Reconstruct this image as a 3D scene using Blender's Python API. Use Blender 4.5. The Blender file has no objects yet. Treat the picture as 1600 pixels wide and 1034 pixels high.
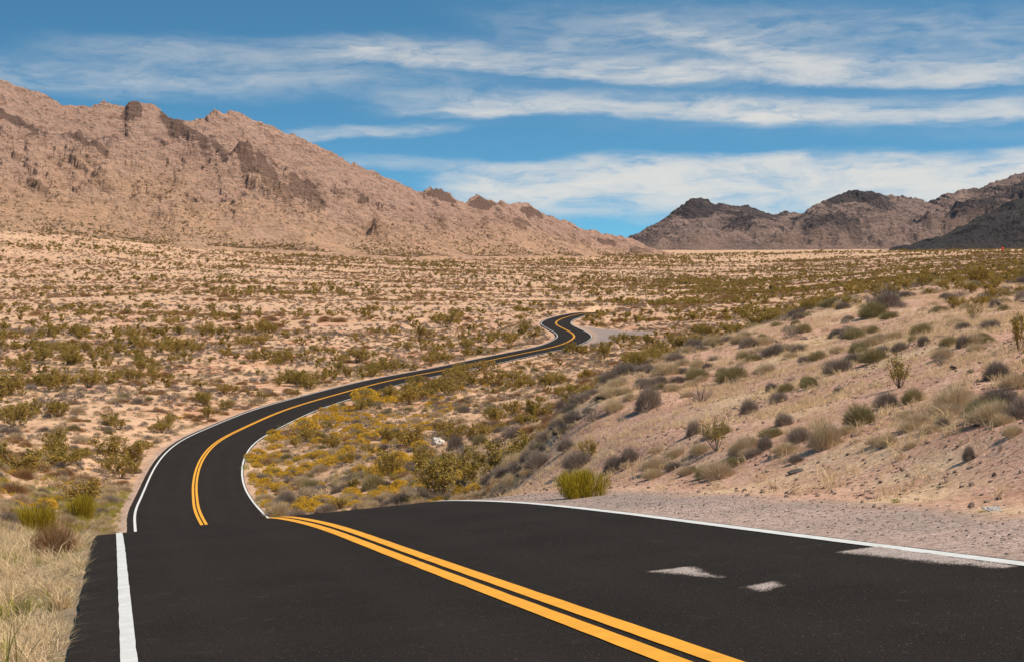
import bpy, math, random
import numpy as np
from mathutils import Vector

# ------------------------------------------------------------------ camera, sky, sun, exposure
sc = bpy.context.scene
COL = sc.collection
R = math.radians
FPX, HORIZON = 2700.0, 440.0        # focal length and eye level, measured on the 1600 px wide photograph

cam_data = bpy.data.cameras.new('camera')
cam_data.sensor_width = 36.0
cam_data.lens = FPX / 1600.0 * 36.0
cam_data.shift_y = -(517.0 - HORIZON) / 1600.0      # level camera, lens shifted down a little
cam_data.clip_start = 0.1
cam_data.clip_end = 20000.0
cam = bpy.data.objects.new('camera', cam_data)
cam.rotation_euler = (R(90), 0, 0)
COL.objects.link(cam)
sc.camera = cam

SUN_ELEV, SUN_AZ = 51.0, 107.0      # azimuth clockwise from straight ahead (+y): the sun stands to the right
sun_data = bpy.data.lights.new('sun', 'SUN')
sun_data.energy = 4.9
sun_data.angle = R(0.53)
sun_data.color = (1.0, 0.89, 0.73)
sun = bpy.data.objects.new('sun', sun_data)
sd = Vector((math.sin(R(SUN_AZ)) * math.cos(R(SUN_ELEV)), math.cos(R(SUN_AZ)) * math.cos(R(SUN_ELEV)), math.sin(R(SUN_ELEV))))
sun.rotation_euler = sd.to_track_quat('Z', 'Y').to_euler()
COL.objects.link(sun)

sc.view_settings.view_transform = 'Standard'
sc.view_settings.look = 'None'
sc.view_settings.exposure = 0.25
sc.view_settings.gamma = 1.0
sc.cycles.max_bounces = 4
sc.cycles.diffuse_bounces = 2
sc.cycles.glossy_bounces = 1
sc.cycles.transmission_bounces = 2
sc.cycles.transparent_max_bounces = 6


class NT:
    """small helper to write node trees as expressions"""
    def __init__(s, tree):
        s.t = tree; s.n = tree.nodes; s.l = tree.links

    def new(s, typ, **kw):
        n = s.n.new(typ)
        for k, v in kw.items():
            setattr(n, k, v)
        return n

    def put(s, sock, v):
        if isinstance(v, bpy.types.NodeSocket):
            s.l.new(v, sock)
        else:
            sock.default_value = v

    def m(s, op, a, b=0.0, c=0.0, clamp=False):
        n = s.new('ShaderNodeMath', operation=op, use_clamp=clamp)
        for i, v in enumerate((a, b, c)):
            s.put(n.inputs[i], v)
        return n.outputs[0]

    def ss(s, x, lo, hi, a=0.0, b=1.0):
        n = s.new('ShaderNodeMapRange', interpolation_type='SMOOTHSTEP')
        for i, v in enumerate((x, lo, hi, a, b)):
            s.put(n.inputs[i], v)
        return n.outputs[0]

    def mix(s, f, a, b, blend='MIX'):
        n = s.new('ShaderNodeMix', data_type='RGBA', blend_type=blend)
        s.put(n.inputs[0], f)
        for i, v in ((6, a), (7, b)):
            s.put(n.inputs[i], (*v, 1) if isinstance(v, tuple) and len(v) == 3 else v)
        return n.outputs[2]

    def noise(s, vec, scale, detail=4.0, rough=0.55, dist=0.0, dim='3D'):
        n = s.new('ShaderNodeTexNoise', noise_dimensions=dim)
        s.put(n.inputs['Vector'], vec)
        n.inputs['Scale'].default_value = scale
        n.inputs['Detail'].default_value = detail
        n.inputs['Roughness'].default_value = rough
        n.inputs['Distortion'].default_value = dist
        return n.outputs[0]

    def voro(s, vec, scale, feature='F1', out=0):
        n = s.new('ShaderNodeTexVoronoi', feature=feature)
        s.put(n.inputs['Vector'], vec)
        n.inputs['Scale'].default_value = scale
        return n.outputs[out]

    def xyz(s, x, y, z):
        n = s.new('ShaderNodeCombineXYZ')
        for i, v in enumerate((x, y, z)):
            s.put(n.inputs[i], v)
        return n.outputs[0]

    def sep(s, v):
        n = s.new('ShaderNodeSeparateXYZ')
        s.put(n.inputs[0], v)
        return n.outputs

    def mapv(s, vec, scale=(1, 1, 1), rot=(0, 0, 0), loc=(0, 0, 0)):
        n = s.new('ShaderNodeMapping')
        s.put(n.inputs[0], vec)
        n.inputs['Location'].default_value = loc
        n.inputs['Rotation'].default_value = rot
        n.inputs['Scale'].default_value = scale
        return n.outputs[0]

    def attr(s, name):
        return s.new('ShaderNodeAttribute', attribute_name=name).outputs['Fac']


def build_sky():
    w = bpy.data.worlds.new('World')
    sc.world = w
    w.use_nodes = True
    t = NT(w.node_tree)
    t.n.clear()
    out = t.new('ShaderNodeOutputWorld')
    bg = t.new('ShaderNodeBackground')
    t.l.new(bg.outputs[0], out.inputs[0])
    d = t.new('ShaderNodeTexCoord').outputs['Generated']
    x, y, z = t.sep(d)
    # clear desert air: the deep blue found higher up reaches far down
    zz = t.m('ADD', t.m('MULTIPLY', z, 2.9), 0.075)
    sky = t.new('ShaderNodeTexSky', sky_type='NISHITA', sun_disc=False)
    sky.sun_elevation = R(SUN_ELEV)
    sky.sun_rotation = R(SUN_AZ)
    sky.altitude = 900.0
    sky.air_density = 1.0
    sky.dust_density = 0.25
    sky.ozone_density = 2.2
    nrm = t.new('ShaderNodeVectorMath', operation='NORMALIZE')
    t.l.new(t.xyz(x, y, zz), nrm.inputs[0])
    t.l.new(nrm.outputs[0], sky.inputs['Vector'])
    skyc = t.mix(1.0, sky.outputs[0], SKY_TINT, 'MULTIPLY')
    # cirrus: bearing and height angle of the view direction, in degrees
    hyp = t.m('SQRT', t.m('ADD', t.m('MULTIPLY', x, x), t.m('MULTIPLY', y, y)))
    az = t.m('MULTIPLY', t.m('ARCTAN2', x, y), 57.2958)
    el = t.m('MULTIPLY', t.m('ARCTAN2', z, hyp), 57.2958)
    base = t.xyz(az, el, 0.0)
    w1 = t.noise(t.mapv(base, (0.16, 0.55, 1), (0, 0, R(4))), 1.0, 5, 0.6)
    w2 = t.noise(t.mapv(base, (0.16, 0.55, 1), (0, 0, R(4)), (7.3, 2.1, 0)), 1.0, 5, 0.6)
    az2 = t.m('ADD', az, t.m('MULTIPLY', t.m('SUBTRACT', w1, 0.5), 5.0))
    el2 = t.m('ADD', el, t.m('MULTIPLY', t.m('SUBTRACT', w2, 0.5), 1.1))
    wv = t.xyz(az2, el2, 0.0)
    fib = t.noise(t.mapv(wv, (0.38, 2.1, 1), (0, 0, R(12))), 1.0, 7, 0.64, 0.45)     # drawn out fibres
    puff = t.noise(t.mapv(wv, (0.55, 1.5, 1), (0, 0, R(-8))), 1.0, 6, 0.6, 0.2)

    def PX(v): return math.degrees(math.atan((v - 800) / FPX))
    def PY(v): return math.degrees(math.atan((HORIZON - v) / FPX))

    def streak(p0, p1, up, down, strength, soft0=3.0, soft1=3.0, bend=0.0):
        """soft band from p0 to p1, fading upwards over `up` and downwards over `down` degrees"""
        a0, e0, a1, e1 = PX(p0[0]), PY(p0[1]), PX(p1[0]), PY(p1[1])
        u = t.m('DIVIDE', t.m('SUBTRACT', az2, a0), a1 - a0)
        line = t.m('ADD', e0, t.m('MULTIPLY', u, e1 - e0))
        if bend:
            line = t.m('ADD', line, t.m('MULTIPLY', t.m('MULTIPLY', u, t.m('SUBTRACT', 1.0, u)), bend))
        v = t.m('SUBTRACT', el2, line)
        hi = t.ss(v, 0.0, up, 1.0, 0.0)
        lo = t.ss(v, -down, 0.0, 0.0, 1.0)
        ends = t.m('MULTIPLY', t.ss(az2, a0 - soft0 / 2, a0 + soft0 / 2), t.ss(az2, a1 - soft1 / 2, a1 + soft1 / 2, 1.0, 0.0))
        return t.m('MULTIPLY', t.m('MULTIPLY', hi, lo), t.m('MULTIPLY', ends, strength))

    L = [
        streak((700, 300), (2100, 285), 1.15, 1.3, 1.9, 3.0, 6.0, 0.15),    # big low bank
        streak((880, 258), (1280, 256), 0.45, 0.9, 1.0, 3.0, 0.8),
        streak((1335, 272), (2100, 262), 0.75, 0.8, 0.7, 0.8, 6.0),
        streak((520, 88), (1080, 128), 0.85, 0.30, 0.85, 3.0, 5.0, -0.1),      # bright band through the middle
        streak((980, 118), (2100, 143), 0.9, 0.30, 1.05, 5.0, 6.0, -0.25),
        streak((1000, 45), (1330, 118), 0.9, 0.5, 0.6, 3.0, 3.0),
        streak((640, 172), (1330, 186), 0.75, 0.35, 1.0, 4.0, 3.0, 0.35),
        streak((1120, 186), (2100, 172), 0.8, 0.45, 0.9, 4.0, 6.0, -0.25),
        streak((-500, 140), (620, 125), 1.1, 0.8, 0.40, 8.0, 7.0),            # thin veil over the mountain
        streak((100, 85), (860, 72), 0.6, 0.7, 0.30, 5.0, 5.0),
        streak((440, 218), (700, 200), 0.3, 0.25, 0.6, 2.5, 2.0),
        streak((800, 50), (1900, 80), 1.5, 1.6, 0.30, 6.0, 6.0),
        streak((500, 255), (900, 262), 0.35, 0.35, 0.4, 3.0, 2.0),
        streak((600, 140), (2100, 215), 1.3, 1.3, 0.12, 6.0, 6.0),
    ]
    s = L[0]
    for k in L[1:]:
        s = t.m('ADD', s, k)
    fine = t.noise(t.mapv(wv, (1.3, 6.0, 1), (0, 0, R(14))), 1.0, 6, 0.65, 0.5)
    tex = t.m('ADD', t.m('MULTIPLY', fib, 0.95), t.m('ADD', t.m('MULTIPLY', puff, 0.65), t.m('MULTIPLY', fine, 0.30)))
    cover = t.m('MULTIPLY', s, t.ss(tex, 0.62, 1.36, 0.12, 1.6))
    cover = t.m('SUBTRACT', 1.0, t.m('EXPONENT', t.m('MULTIPLY', cover, -1.15)))
    # elsewhere round the sky: broken thin cirrus of the same kind
    high = t.m('MULTIPLY', t.ss(el, 9.0, 16.0), t.ss(tex, 0.9, 1.5, 0.0, 0.55))
    cover = t.m('MAXIMUM', cover, high)
    cover = t.m('MULTIPLY', cover, t.ss(el, -0.5, 1.2))
    col = t.mix(t.m('MULTIPLY', cover, 0.93), skyc, CLOUD_COL)
    t.l.new(col, bg.inputs['Color'])
    bg.inputs['Strength'].default_value = SKY_STRENGTH


SKY_STRENGTH = 0.10
SKY_TINT = (0.55, 1.12, 1.14)
CLOUD_COL = (6.8, 6.5, 6.0)
build_sky()

# ------------------------------------------------------------------ numbers: noise, splines, surfaces
rng = np.random.default_rng(11)
random.seed(11)


def smooth(x, a, b):
    t = np.clip((np.asarray(x, float) - a) / (b - a), 0, 1)
    return t * t * (3 - 2 * t)


_perm = np.random.default_rng(5).permutation(4096)
_ang = np.random.default_rng(6).random(4096) * 2 * math.pi
_gx, _gy = np.cos(_ang), np.sin(_ang)


def perlin(x, y, seed=0):
    x = np.asarray(x, float); y = np.asarray(y, float)
    xi = np.floor(x).astype(np.int64); yi = np.floor(y).astype(np.int64)
    xf = x - xi; yf = y - yi
    u = xf * xf * xf * (xf * (xf * 6 - 15) + 10); v = yf * yf * yf * (yf * (yf * 6 - 15) + 10)

    def g(ix, iy):
        h = _perm[(_perm[(ix + seed * 131) & 4095] + iy) & 4095]
        return _gx[h], _gy[h]
    a, b = g(xi, yi); n00 = a * xf + b * yf
    a, b = g(xi + 1, yi); n10 = a * (xf - 1) + b * yf
    a, b = g(xi, yi + 1); n01 = a * xf + b * (yf - 1)
    a, b = g(xi + 1, yi + 1); n11 = a * (xf - 1) + b * (yf - 1)
    return ((n00 * (1 - u) + n10 * u) * (1 - v) + (n01 * (1 - u) + n11 * u) * v) * 1.5


def fbm(x, y, octaves=5, gain=0.5, seed=0, ridged=False):
    s = 0; a = 1.0; tot = 0
    for k in range(octaves):
        n = perlin(x * 2 ** k + 17.3 * k, y * 2 ** k - 9.1 * k, seed + k)
        s = s + a * ((1 - 2 * np.abs(n)) if ridged else n)
        tot += a; a *= gain
    return s / tot


def pt(px, py, d):
    """a point d metres ahead that the photograph shows at px, py"""
    return ((px - 800.0) / FPX * d, d, -(py - HORIZON) / FPX * d)


def nat_spline(t, y):
    n = len(t); h = np.diff(t)
    A = np.zeros((n, n)); r = np.zeros((n,) + y.shape[1:])
    A[0, 0] = A[-1, -1] = 1
    for i in range(1, n - 1):
        A[i, i - 1], A[i, i], A[i, i + 1] = h[i - 1], 2 * (h[i - 1] + h[i]), h[i]
        r[i] = 6 * ((y[i + 1] - y[i]) / h[i] - (y[i] - y[i - 1]) / h[i - 1])
    M = np.linalg.solve(A, r)

    def f(x):
        i = np.clip(np.searchsorted(t, x) - 1, 0, n - 2)
        a = (t[i + 1] - x) / h[i]; b = (x - t[i]) / h[i]; hh = h[i] ** 2 / 6
        if y.ndim > 1:
            a, b, hh = a[:, None], b[:, None], hh[:, None]
        return a * y[i] + b * y[i + 1] + ((a ** 3 - a) * M[i] + (b ** 3 - b) * M[i + 1]) * hh
    return f


# ------------------------------------------------------------------ the road's course
PA, PB, PH = 0.112, -0.0704, -1.80          # the near road is a banked, falling plane
def plane(x, y): return PA * x + PB * y + PH
DX = -0.2307                                # metres to the left per metre ahead on the near straight
Y0X = 1.27 - DX * 11.08                      # where the centre line passes beside the camera

ctl = []
for y in (-26, -12, 0, 12, 24):
    x = Y0X + DX * y
    ctl.append((x, y, plane(x, y)))
for y, z in ((30, -4.265), (36, -4.94), (41, -5.59), (45, -6.23), (50, -7.15), (55, -8.2), (60, -9.2), (68, -10.65), (76, -11.75), (83, -12.32)):
    ctl.append((Y0X + DX * y + 0.0011 * max(0, y - 52) ** 2 * (1 if y < 80 else 0.85), y, z))
for px, py, d in ((313, 806, 97), (306, 778, 115), (306, 750, 134), (317, 716, 152), (341, 690, 167), (382, 668, 183), (442, 642, 204), (527, 616, 232),
                  (612, 594, 257), (699, 577, 281), (770, 562, 303), (833, 549, 323), (874, 539.5, 339), (893, 531, 353), (897.5, 526, 364), (893, 520, 377),
                  (881, 513.5, 393), (871, 508, 409), (869, 504.5, 422), (874, 500, 440), (886, 495.5, 463), (905, 491, 495), (928, 488, 535), (950, 488.5, 575)):
    ctl.append(pt(px, py, d))
ctl = np.array(ctl)
tt = np.r_[0, np.cumsum(np.linalg.norm(np.diff(ctl, axis=0), axis=1))]
road_f = nat_spline(tt, ctl)
S = np.r_[np.arange(0, 150, 0.5), np.arange(150, tt[-1], 1.0)]
RC = road_f(S)                                         # centre line
tan = np.gradient(RC[:, :2], axis=0); tan /= np.linalg.norm(tan, axis=1)[:, None]
RN = np.c_[tan[:, 1], -tan[:, 0]]                      # to the right of travel
BANK = np.interp(RC[:, 1], [-30, 24, 40, 62, 85, 120, 200, 260, 700], [0.0933, 0.0933, 0.072, 0.03, 0.0, -0.02, -0.02, 0.0, 0.0])
HALF_L = np.interp(RC[:, 1], [-30, 36, 80, 700], [4.12, 4.12, 4.0, 3.95])
HALF_R = 3.72


def corridor(x, y):
    """signed offset from the centre line (right positive) and road height there, for points near it"""
    off = np.full(x.shape, 1e3); zr = np.zeros(x.shape); yr = np.zeros(x.shape)
    near = np.where((y < 700) & (y > -30) & (np.abs(x + 8) < 75))[0]
    for c in np.array_split(near, max(1, len(near) // 20000)):
        if not len(c): continue
        dx = x[c][:, None].astype(np.float32) - RC[None, :, 0].astype(np.float32)
        dy = y[c][:, None].astype(np.float32) - RC[None, :, 1].astype(np.float32)
        i = np.argmin(dx * dx + dy * dy, axis=1)
        vx, vy = x[c] - RC[i, 0], y[c] - RC[i, 1]
        along = vx * tan[i, 0] + vy * tan[i, 1]
        o = vx * RN[i, 0] + vy * RN[i, 1]
        j = np.clip(i + np.sign(along).astype(int), 0, len(RC) - 1)
        seg = np.maximum(np.linalg.norm(RC[j, :2] - RC[i, :2], axis=1), 1e-3)
        f = np.clip(np.abs(along) / seg, 0, 1)
        zc = RC[i, 2] * (1 - f) + RC[j, 2] * f
        bk = BANK[i] * (1 - f) + BANK[j] * f
        far = np.hypot(vx, vy)
        off[c] = np.where(np.abs(o) < far * 0.5, np.sign(o + 1e-9) * far, o)
        zr[c] = zc + np.clip(o, -6, 6) * bk
        yr[c] = RC[i, 1]
    return off, zr, yr


# ------------------------------------------------------------------ the lie of the land: a thin-plate surface through measured points
CP = []
for y in (-9, -2, 4, 10, 16, 22):
    xc = Y0X + DX * y
    for q in (-40, -18, -9, -4.5, 0, 3.8, 6.0, 9, 14, 24, 45):
        if y == 22 and q > 9: continue
        x, yy = xc + q * 0.974, y + q * 0.225
        z = plane(xc + np.clip(q, -4.5, 6) * 0.974, y + np.clip(q, -4.5, 6) * 0.225)
        if q > 6: z += 0.30 * (q - 6) * (1 if q < 20 else 0.8)
        if q < -4.5: z -= 0.16 * (-q - 4.5)
        CP.append((x, yy, z))
for p in [
    # left verge and the valley floor to the left
    (0, 905, 27), (0, 838, 42), (90, 850, 36), (0, 800, 66), (80, 800, 75), (0, 760, 95), (0, 700, 140), (0, 640, 190), (0, 560, 300), (0, 500, 480), (0, 450, 760), (0, 405, 1000), (0, 365, 1200), (0, 330, 1500),
    (-260, 800, 66), (-260, 640, 190), (-260, 520, 420), (-260, 400, 1000), (-260, 340, 1400),
    (180, 740, 125), (200, 660, 180), (300, 600, 240), (300, 540, 340), (300, 500, 470), (300, 445, 800), (300, 405, 1150), (300, 378, 1400),
    (600, 560, 320), (600, 500, 480), (600, 450, 850), (620, 415, 1250), (640, 396, 1700),
    (800, 500, 470), (900, 460, 800), (900, 420, 1300), (900, 396, 2000),
    # floor between the road and the hillside
    (560, 760, 108), (600, 720, 138), (560, 670, 178), (640, 660, 185), (640, 620, 222), (760, 640, 200), (760, 600, 245), (850, 600, 240), (900, 560, 310), (980, 560, 300), (1000, 520, 385), (1080, 510, 390), (960, 500, 450),
    # foot and lip of the hillside
    (800, 772, 35), (770, 762, 39), (700, 776, 41), (740, 742, 45), (778, 708, 51), (820, 700, 48), (851, 658, 57), (887, 636, 61), (960, 592, 71), (1060, 556, 86), (1130, 530, 99), (1290, 474, 132), (1400, 456, 160),
    (650, 800, 42), (650, 812, 60), (650, 790, 85), (700, 785, 50), (700, 792, 66), (700, 780, 90), (740, 758, 53), (740, 778, 64), (740, 770, 90), (778, 730, 60), (778, 752, 74), (778, 742, 95), (851, 678, 66), (851, 694, 80), (851, 688, 105), (887, 655, 71), (887, 668, 90), (960, 606, 82), (960, 616, 105), (1060, 568, 100), (1060, 572, 125), (1130, 542, 114), (1130, 545, 140),
    # hillside
    (900, 752, 36), (960, 690, 43), (900, 700, 44), (960, 640, 56), (1000, 774, 29.4), (1100, 680, 39), (1290, 690, 32), (1500, 680, 27), (1640, 640, 28), (1640, 560, 37), (1500, 535, 47), (1300, 570, 54), (1300, 520, 75), (1100, 605, 60),
    (1450, 480, 82), (1640, 485, 66), (1640, 452, 110), (1900, 560, 30), (1900, 480, 60), (1900, 440, 120),
    # plain beyond the hillside
    (1100, 540, 290), (1180, 520, 330), (1200, 490, 440), (1330, 470, 470), (1450, 452, 480), (1640, 440, 300), (1640, 428, 520), (1900, 425, 300), (1900, 400, 900),
    (1200, 455, 800), (1200, 425, 1250), (1200, 395, 2000), (1420, 430, 850), (1450, 394.5, 1700), (1640, 410, 850), (1640, 394, 1500), (1900, 380, 1600),
    (0, 330, 4200), (800, 385, 4200), (1600, 385, 4200), (400, 350, 2600), (1200, 390, 3000),
]:
    CP.append(pt(*p))
CP = np.array(CP)
YOFF = 22.0


def _dom(x, y):
    return np.stack([np.asarray(x) / (np.asarray(y) + YOFF) * 4.0, np.log(np.asarray(y) + YOFF)], -1)


def _tps(r2): return r2 * np.log(r2 + 1e-12)


_P = _dom(CP[:, 0], CP[:, 1]); _V = CP[:, 2] / (CP[:, 1] + YOFF)
_n = len(CP)
_K = _tps(((_P[:, None] - _P[None]) ** 2).sum(-1)) + np.eye(_n) * 0.0006
_Q = np.c_[np.ones(_n), _P]
_M = np.block([[_K, _Q], [_Q.T, np.zeros((3, 3))]])
_C = np.linalg.solve(_M, np.r_[_V, 0, 0, 0])


def land(x, y):
    x = np.asarray(x, float).ravel(); y = np.asarray(y, float).ravel()
    out = np.empty(len(x))
    for c in np.array_split(np.arange(len(x)), max(1, len(x) // 30000)):
        P = _dom(x[c], y[c])
        r2 = (P[:, None, 0] - _P[None, :, 0]) ** 2 + (P[:, None, 1] - _P[None, :, 1]) ** 2
        out[c] = (_tps(r2) @ _C[:_n] + _C[_n] + P @ _C[_n + 1:]) * (y[c] + YOFF)
    return out


NR, NC = 900, 620
GY = np.exp(np.linspace(math.log(YOFF - 9), math.log(4200 + YOFF), NR)) - YOFF
def width_at(y): return 12.0 + 0.5 * np.maximum(np.asarray(y, float) + 9, 0)
GV = np.linspace(-1, 1, NC)
GV = np.sign(GV) * np.abs(GV) ** 1.15


def make_ground():
    Y = np.repeat(GY, NC); V = np.tile(GV, NR)
    X = V * width_at(Y)
    Z = land(X, Y)
    off, zr, yr = corridor(X, Y)
    a = np.abs(off)
    # small relief: hummocks, washes
    wild = smooth(a, 5.5, 12) * 1.0
    und = fbm(X / 9, Y / 9, 4, seed=3) * 0.30 + fbm(X / 60, Y / 60, 3, seed=9) * 0.9 * smooth(Y, 90, 250) + fbm(X / 1.6, Y / 1.6, 3, seed=21) * 0.05
    wash = -0.5 * smooth(fbm(X / 70, Y / 120, 3, seed=31, ridged=True), 0.55, 0.85) * smooth(Y, 110, 220)
    Z = Z + (und + wash) * wild * np.where((off > 0) & (Y < 60), 0.75, 1)
    # bed of the road
    hl = np.where(Y < 60, 4.4, 5.0); hr = np.where(Y < 45, 5.6, 4.8)
    h = np.where(off < 0, hl, hr)
    reach = np.where(Y < 45, np.where(off < 0, 5, 4), 9.0)
    w = 1 - smooth(a, h, h + reach)
    w = w * (1 - smooth(Y, 538, 562))
    drop = 0.03 + 0.00045 * np.maximum(Y, 0)
    berm = np.where(off < 0, 0, 0) 
    bed = zr - 0.02 - 0.10 * smooth(a, 3.9, 4.8) * np.where((off > 0) & (yr < 45), 0.3, 1.0)
    Z = Z * (1 - w) + bed * w
    under = a < np.where(off < 0, 3.9, HALF_R - 0.1)
    Z = np.where(under, np.minimum(Z, zr - drop - 0.05), Z)
    return X, Y, Z, off


GX_, GY_, GZ_, GOFF = make_ground()
GZ2 = GZ_.reshape(NR, NC)
GOFF2 = GOFF.reshape(NR, NC)
_l0 = math.log(YOFF - 9); _dl = (math.log(4200 + YOFF) - _l0) / (NR - 1)


def sample(grid, x, y):
    x = np.asarray(x, float); y = np.asarray(y, float)
    i = np.clip((np.log(np.maximum(y + YOFF, 1)) - _l0) / _dl, 0, NR - 1.001)
    v = np.clip(x / width_at(y), -1, 1)
    j = np.clip((np.sign(v) * np.abs(v) ** (1 / 1.15) + 1) / 2 * (NC - 1), 0, NC - 1.001)
    i0 = i.astype(int); j0 = j.astype(int); fi = i - i0; fj = j - j0
    return (grid[i0, j0] * (1 - fj) + grid[i0, j0 + 1] * fj) * (1 - fi) + (grid[i0 + 1, j0] * (1 - fj) + grid[i0 + 1, j0 + 1] * fj) * fi


def ground_z(x, y): return sample(GZ2, x, y)
def road_off(x, y): return sample(GOFF2, x, y)


def shown(x, y, z, lift=0.4):
    """which points the camera sees over the ground"""
    x = np.asarray(x, float); y = np.asarray(y, float); z = np.asarray(z, float) + lift
    ok = (y > 6)
    for f in np.linspace(0.02, 0.97, 90):
        ok &= ground_z(x * f, y * f) < z * f + 0.02
    return ok


def to_px(x, y, z): return 800 + FPX * x / y, HORIZON - FPX * z / y


def locate(px, py, lo=6.0, hi=2500.0):
    """first ground point along the sight line through px, py"""
    d = np.exp(np.linspace(math.log(lo), math.log(hi), 1400))
    x, y, z = pt(px, py, d)
    g = ground_z(x, y)
    k = np.argmax(g > z)
    if k == 0: k = len(d) - 1
    a, b = d[k - 1], d[k]
    for _ in range(20):
        m = (a + b) / 2
        x, y, z = pt(px, py, m)
        if ground_z(x, y) > z: b = m
        else: a = m
    x, y, z = pt(px, py, b)
    return float(x), float(y), float(ground_z(x, y))


# ------------------------------------------------------------------ meshes and materials
def mesh_np(name, V, Fc, mats=(), fmat=None, attrs=None, smooth_shade=False):
    """mesh from arrays: V (n,3), Fc (m,k) with equal k or list of such arrays"""
    Fs = [f for f in (Fc if isinstance(Fc, list) else [Fc]) if len(f)]
    me = bpy.data.meshes.new(name)
    V = np.asarray(V, np.float32)
    me.vertices.add(len(V)); me.vertices.foreach_set('co', V.ravel())
    loops = np.concatenate([f.ravel() for f in Fs]).astype(np.int32)
    sizes = np.concatenate([np.full(len(f), f.shape[1]) for f in Fs]).astype(np.int32)
    me.loops.add(len(loops)); me.loops.foreach_set('vertex_index', loops)
    me.polygons.add(len(sizes))
    me.polygons.foreach_set('loop_start', np.r_[0, np.cumsum(sizes)[:-1]].astype(np.int32))
    me.polygons.foreach_set('loop_total', sizes)
    for m in mats: me.materials.append(m)
    if fmat is not None: me.polygons.foreach_set('material_index', np.asarray(fmat, np.int32))
    for k, v in (attrs or {}).items():
        at = me.attributes.new(k, 'FLOAT', 'POINT')
        at.data.foreach_set('value', np.asarray(v, np.float32))
    me.polygons.foreach_set('use_smooth', np.full(len(sizes), smooth_shade))
    me.update(calc_edges=True)
    me.validate()
    return me


def grid_faces(nr, nc):
    i = np.arange(nr - 1)[:, None] * nc + np.arange(nc - 1)[None]
    i = i.ravel()
    return np.c_[i, i + 1, i + nc + 1, i + nc]


def link(name, me, parent=None, **props):
    o = bpy.data.objects.new(name, me)
    COL.objects.link(o)
    if parent: o.parent = parent
    for k, v in props.items(): o[k] = v
    return o


def material(name, rough=0.85, spec=0.25):
    m = bpy.data.materials.new(name)
    m.use_nodes = True
    t = NT(m.node_tree)
    b = t.n['Principled BSDF']
    b.inputs['Roughness'].default_value = rough
    b.inputs['Specular IOR Level'].default_value = spec
    return m, t, b


def bump(t, b, h, dist, strength=1.0):
    n = t.new('ShaderNodeBump')
    n.inputs['Strength'].default_value = strength
    n.inputs['Distance'].default_value = dist
    t.l.new(h, n.inputs['Height'])
    t.l.new(n.outputs[0], b.inputs['Normal'])


def mat_ground():
    m, t, b = material('desert_soil', 0.95, 0.1)
    P = t.new('ShaderNodeNewGeometry').outputs['Position']
    gravel, hill, red, verge, dust = (t.attr(k) for k in ('gravel', 'hill', 'red', 'verge', 'turnout'))
    n1 = t.noise(P, 0.035, 5, 0.6); n2 = t.noise(P, 0.6, 5, 0.65); n3 = t.noise(P, 9.0, 3, 0.6); n4 = t.noise(P, 0.22, 4, 0.6)
    pale = t.mix(t.ss(n1, 0.35, 0.65), (0.65, 0.39, 0.24), (0.73, 0.47, 0.30))
    pale = t.mix(t.ss(n2, 0.42, 0.66), pale, (0.44, 0.285, 0.19))
    pale = t.mix(t.m('MULTIPLY', t.ss(n4, 0.50, 0.68), 0.7), pale, (0.52, 0.31, 0.205))
    pale = t.mix(t.m('MULTIPLY', red, t.ss(n2, 0.42, 0.62, 0.0, 0.8)), pale, (0.50, 0.20, 0.125))
    # near hillside: pinkish stony earth, strewn with straw
    st = t.voro(P, 11.0, out=1); stv = t.sep(st)[0]
    cell = t.voro(P, 11.0)
    pink = t.mix(t.ss(n2, 0.35, 0.68), (0.62, 0.375, 0.265), (0.45, 0.245, 0.17))
    pink = t.mix(t.m('MULTIPLY', t.ss(stv, 0.5, 0.9), t.ss(cell, 0.45, 0.2)), pink, (0.64, 0.48, 0.40))
    pink = t.mix(t.m('MULTIPLY', t.ss(stv, 0.42, 0.15), t.ss(cell, 0.5, 0.25)), pink, (0.22, 0.125, 0.10))
    pink = t.mix(t.m('MULTIPLY', t.ss(n4, 0.50, 0.66), 0.7), pink, (0.66, 0.475, 0.29))
    c = t.mix(hill, pale, pink)
    vg = t.mix(t.ss(n2, 0.35, 0.65), (0.40, 0.30, 0.18), (0.28, 0.20, 0.14))
    c = t.mix(verge, c, vg)
    # shoulder gravel
    gs = t.voro(P, 48.0, out=1); gv = t.sep(gs)[0]
    g = t.mix(t.ss(gv, 0.1, 0.95), (0.31, 0.22, 0.185), (0.60, 0.445, 0.375))
    g = t.mix(t.m('MULTIPLY', t.ss(n4, 0.40, 0.62), 0.5), g, (0.27, 0.215, 0.195))
    g = t.mix(t.m('MULTIPLY', t.ss(n2, 0.52, 0.68), 0.6), g, (0.44, 0.31, 0.25))
    c = t.mix(gravel, c, g)
    c = t.mix(dust, c, t.mix(t.ss(n2, 0.35, 0.65), (0.25, 0.20, 0.185), (0.32, 0.255, 0.225)))
    c = t.mix(1.0, c, t.mix(t.ss(n3, 0.32, 0.68), (0.70, 0.68, 0.66), (1.1, 1.1, 1.1)), 'MULTIPLY')
    t.l.new(c, b.inputs['Base Color'])
    n5 = t.noise(P, 34.0, 3, 0.7)
    h = t.m('ADD', t.m('MULTIPLY', n2, t.m('SUBTRACT', 0.9, t.m('MULTIPLY', gravel, 0.8))), t.m('ADD', t.m('MULTIPLY', n3, t.m('SUBTRACT', 0.45, t.m('MULTIPLY', gravel, 0.35))), t.m('MULTIPLY', n5, 0.30)))
    bump(t, b, h, 0.07, 0.8)
    return m


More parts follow.
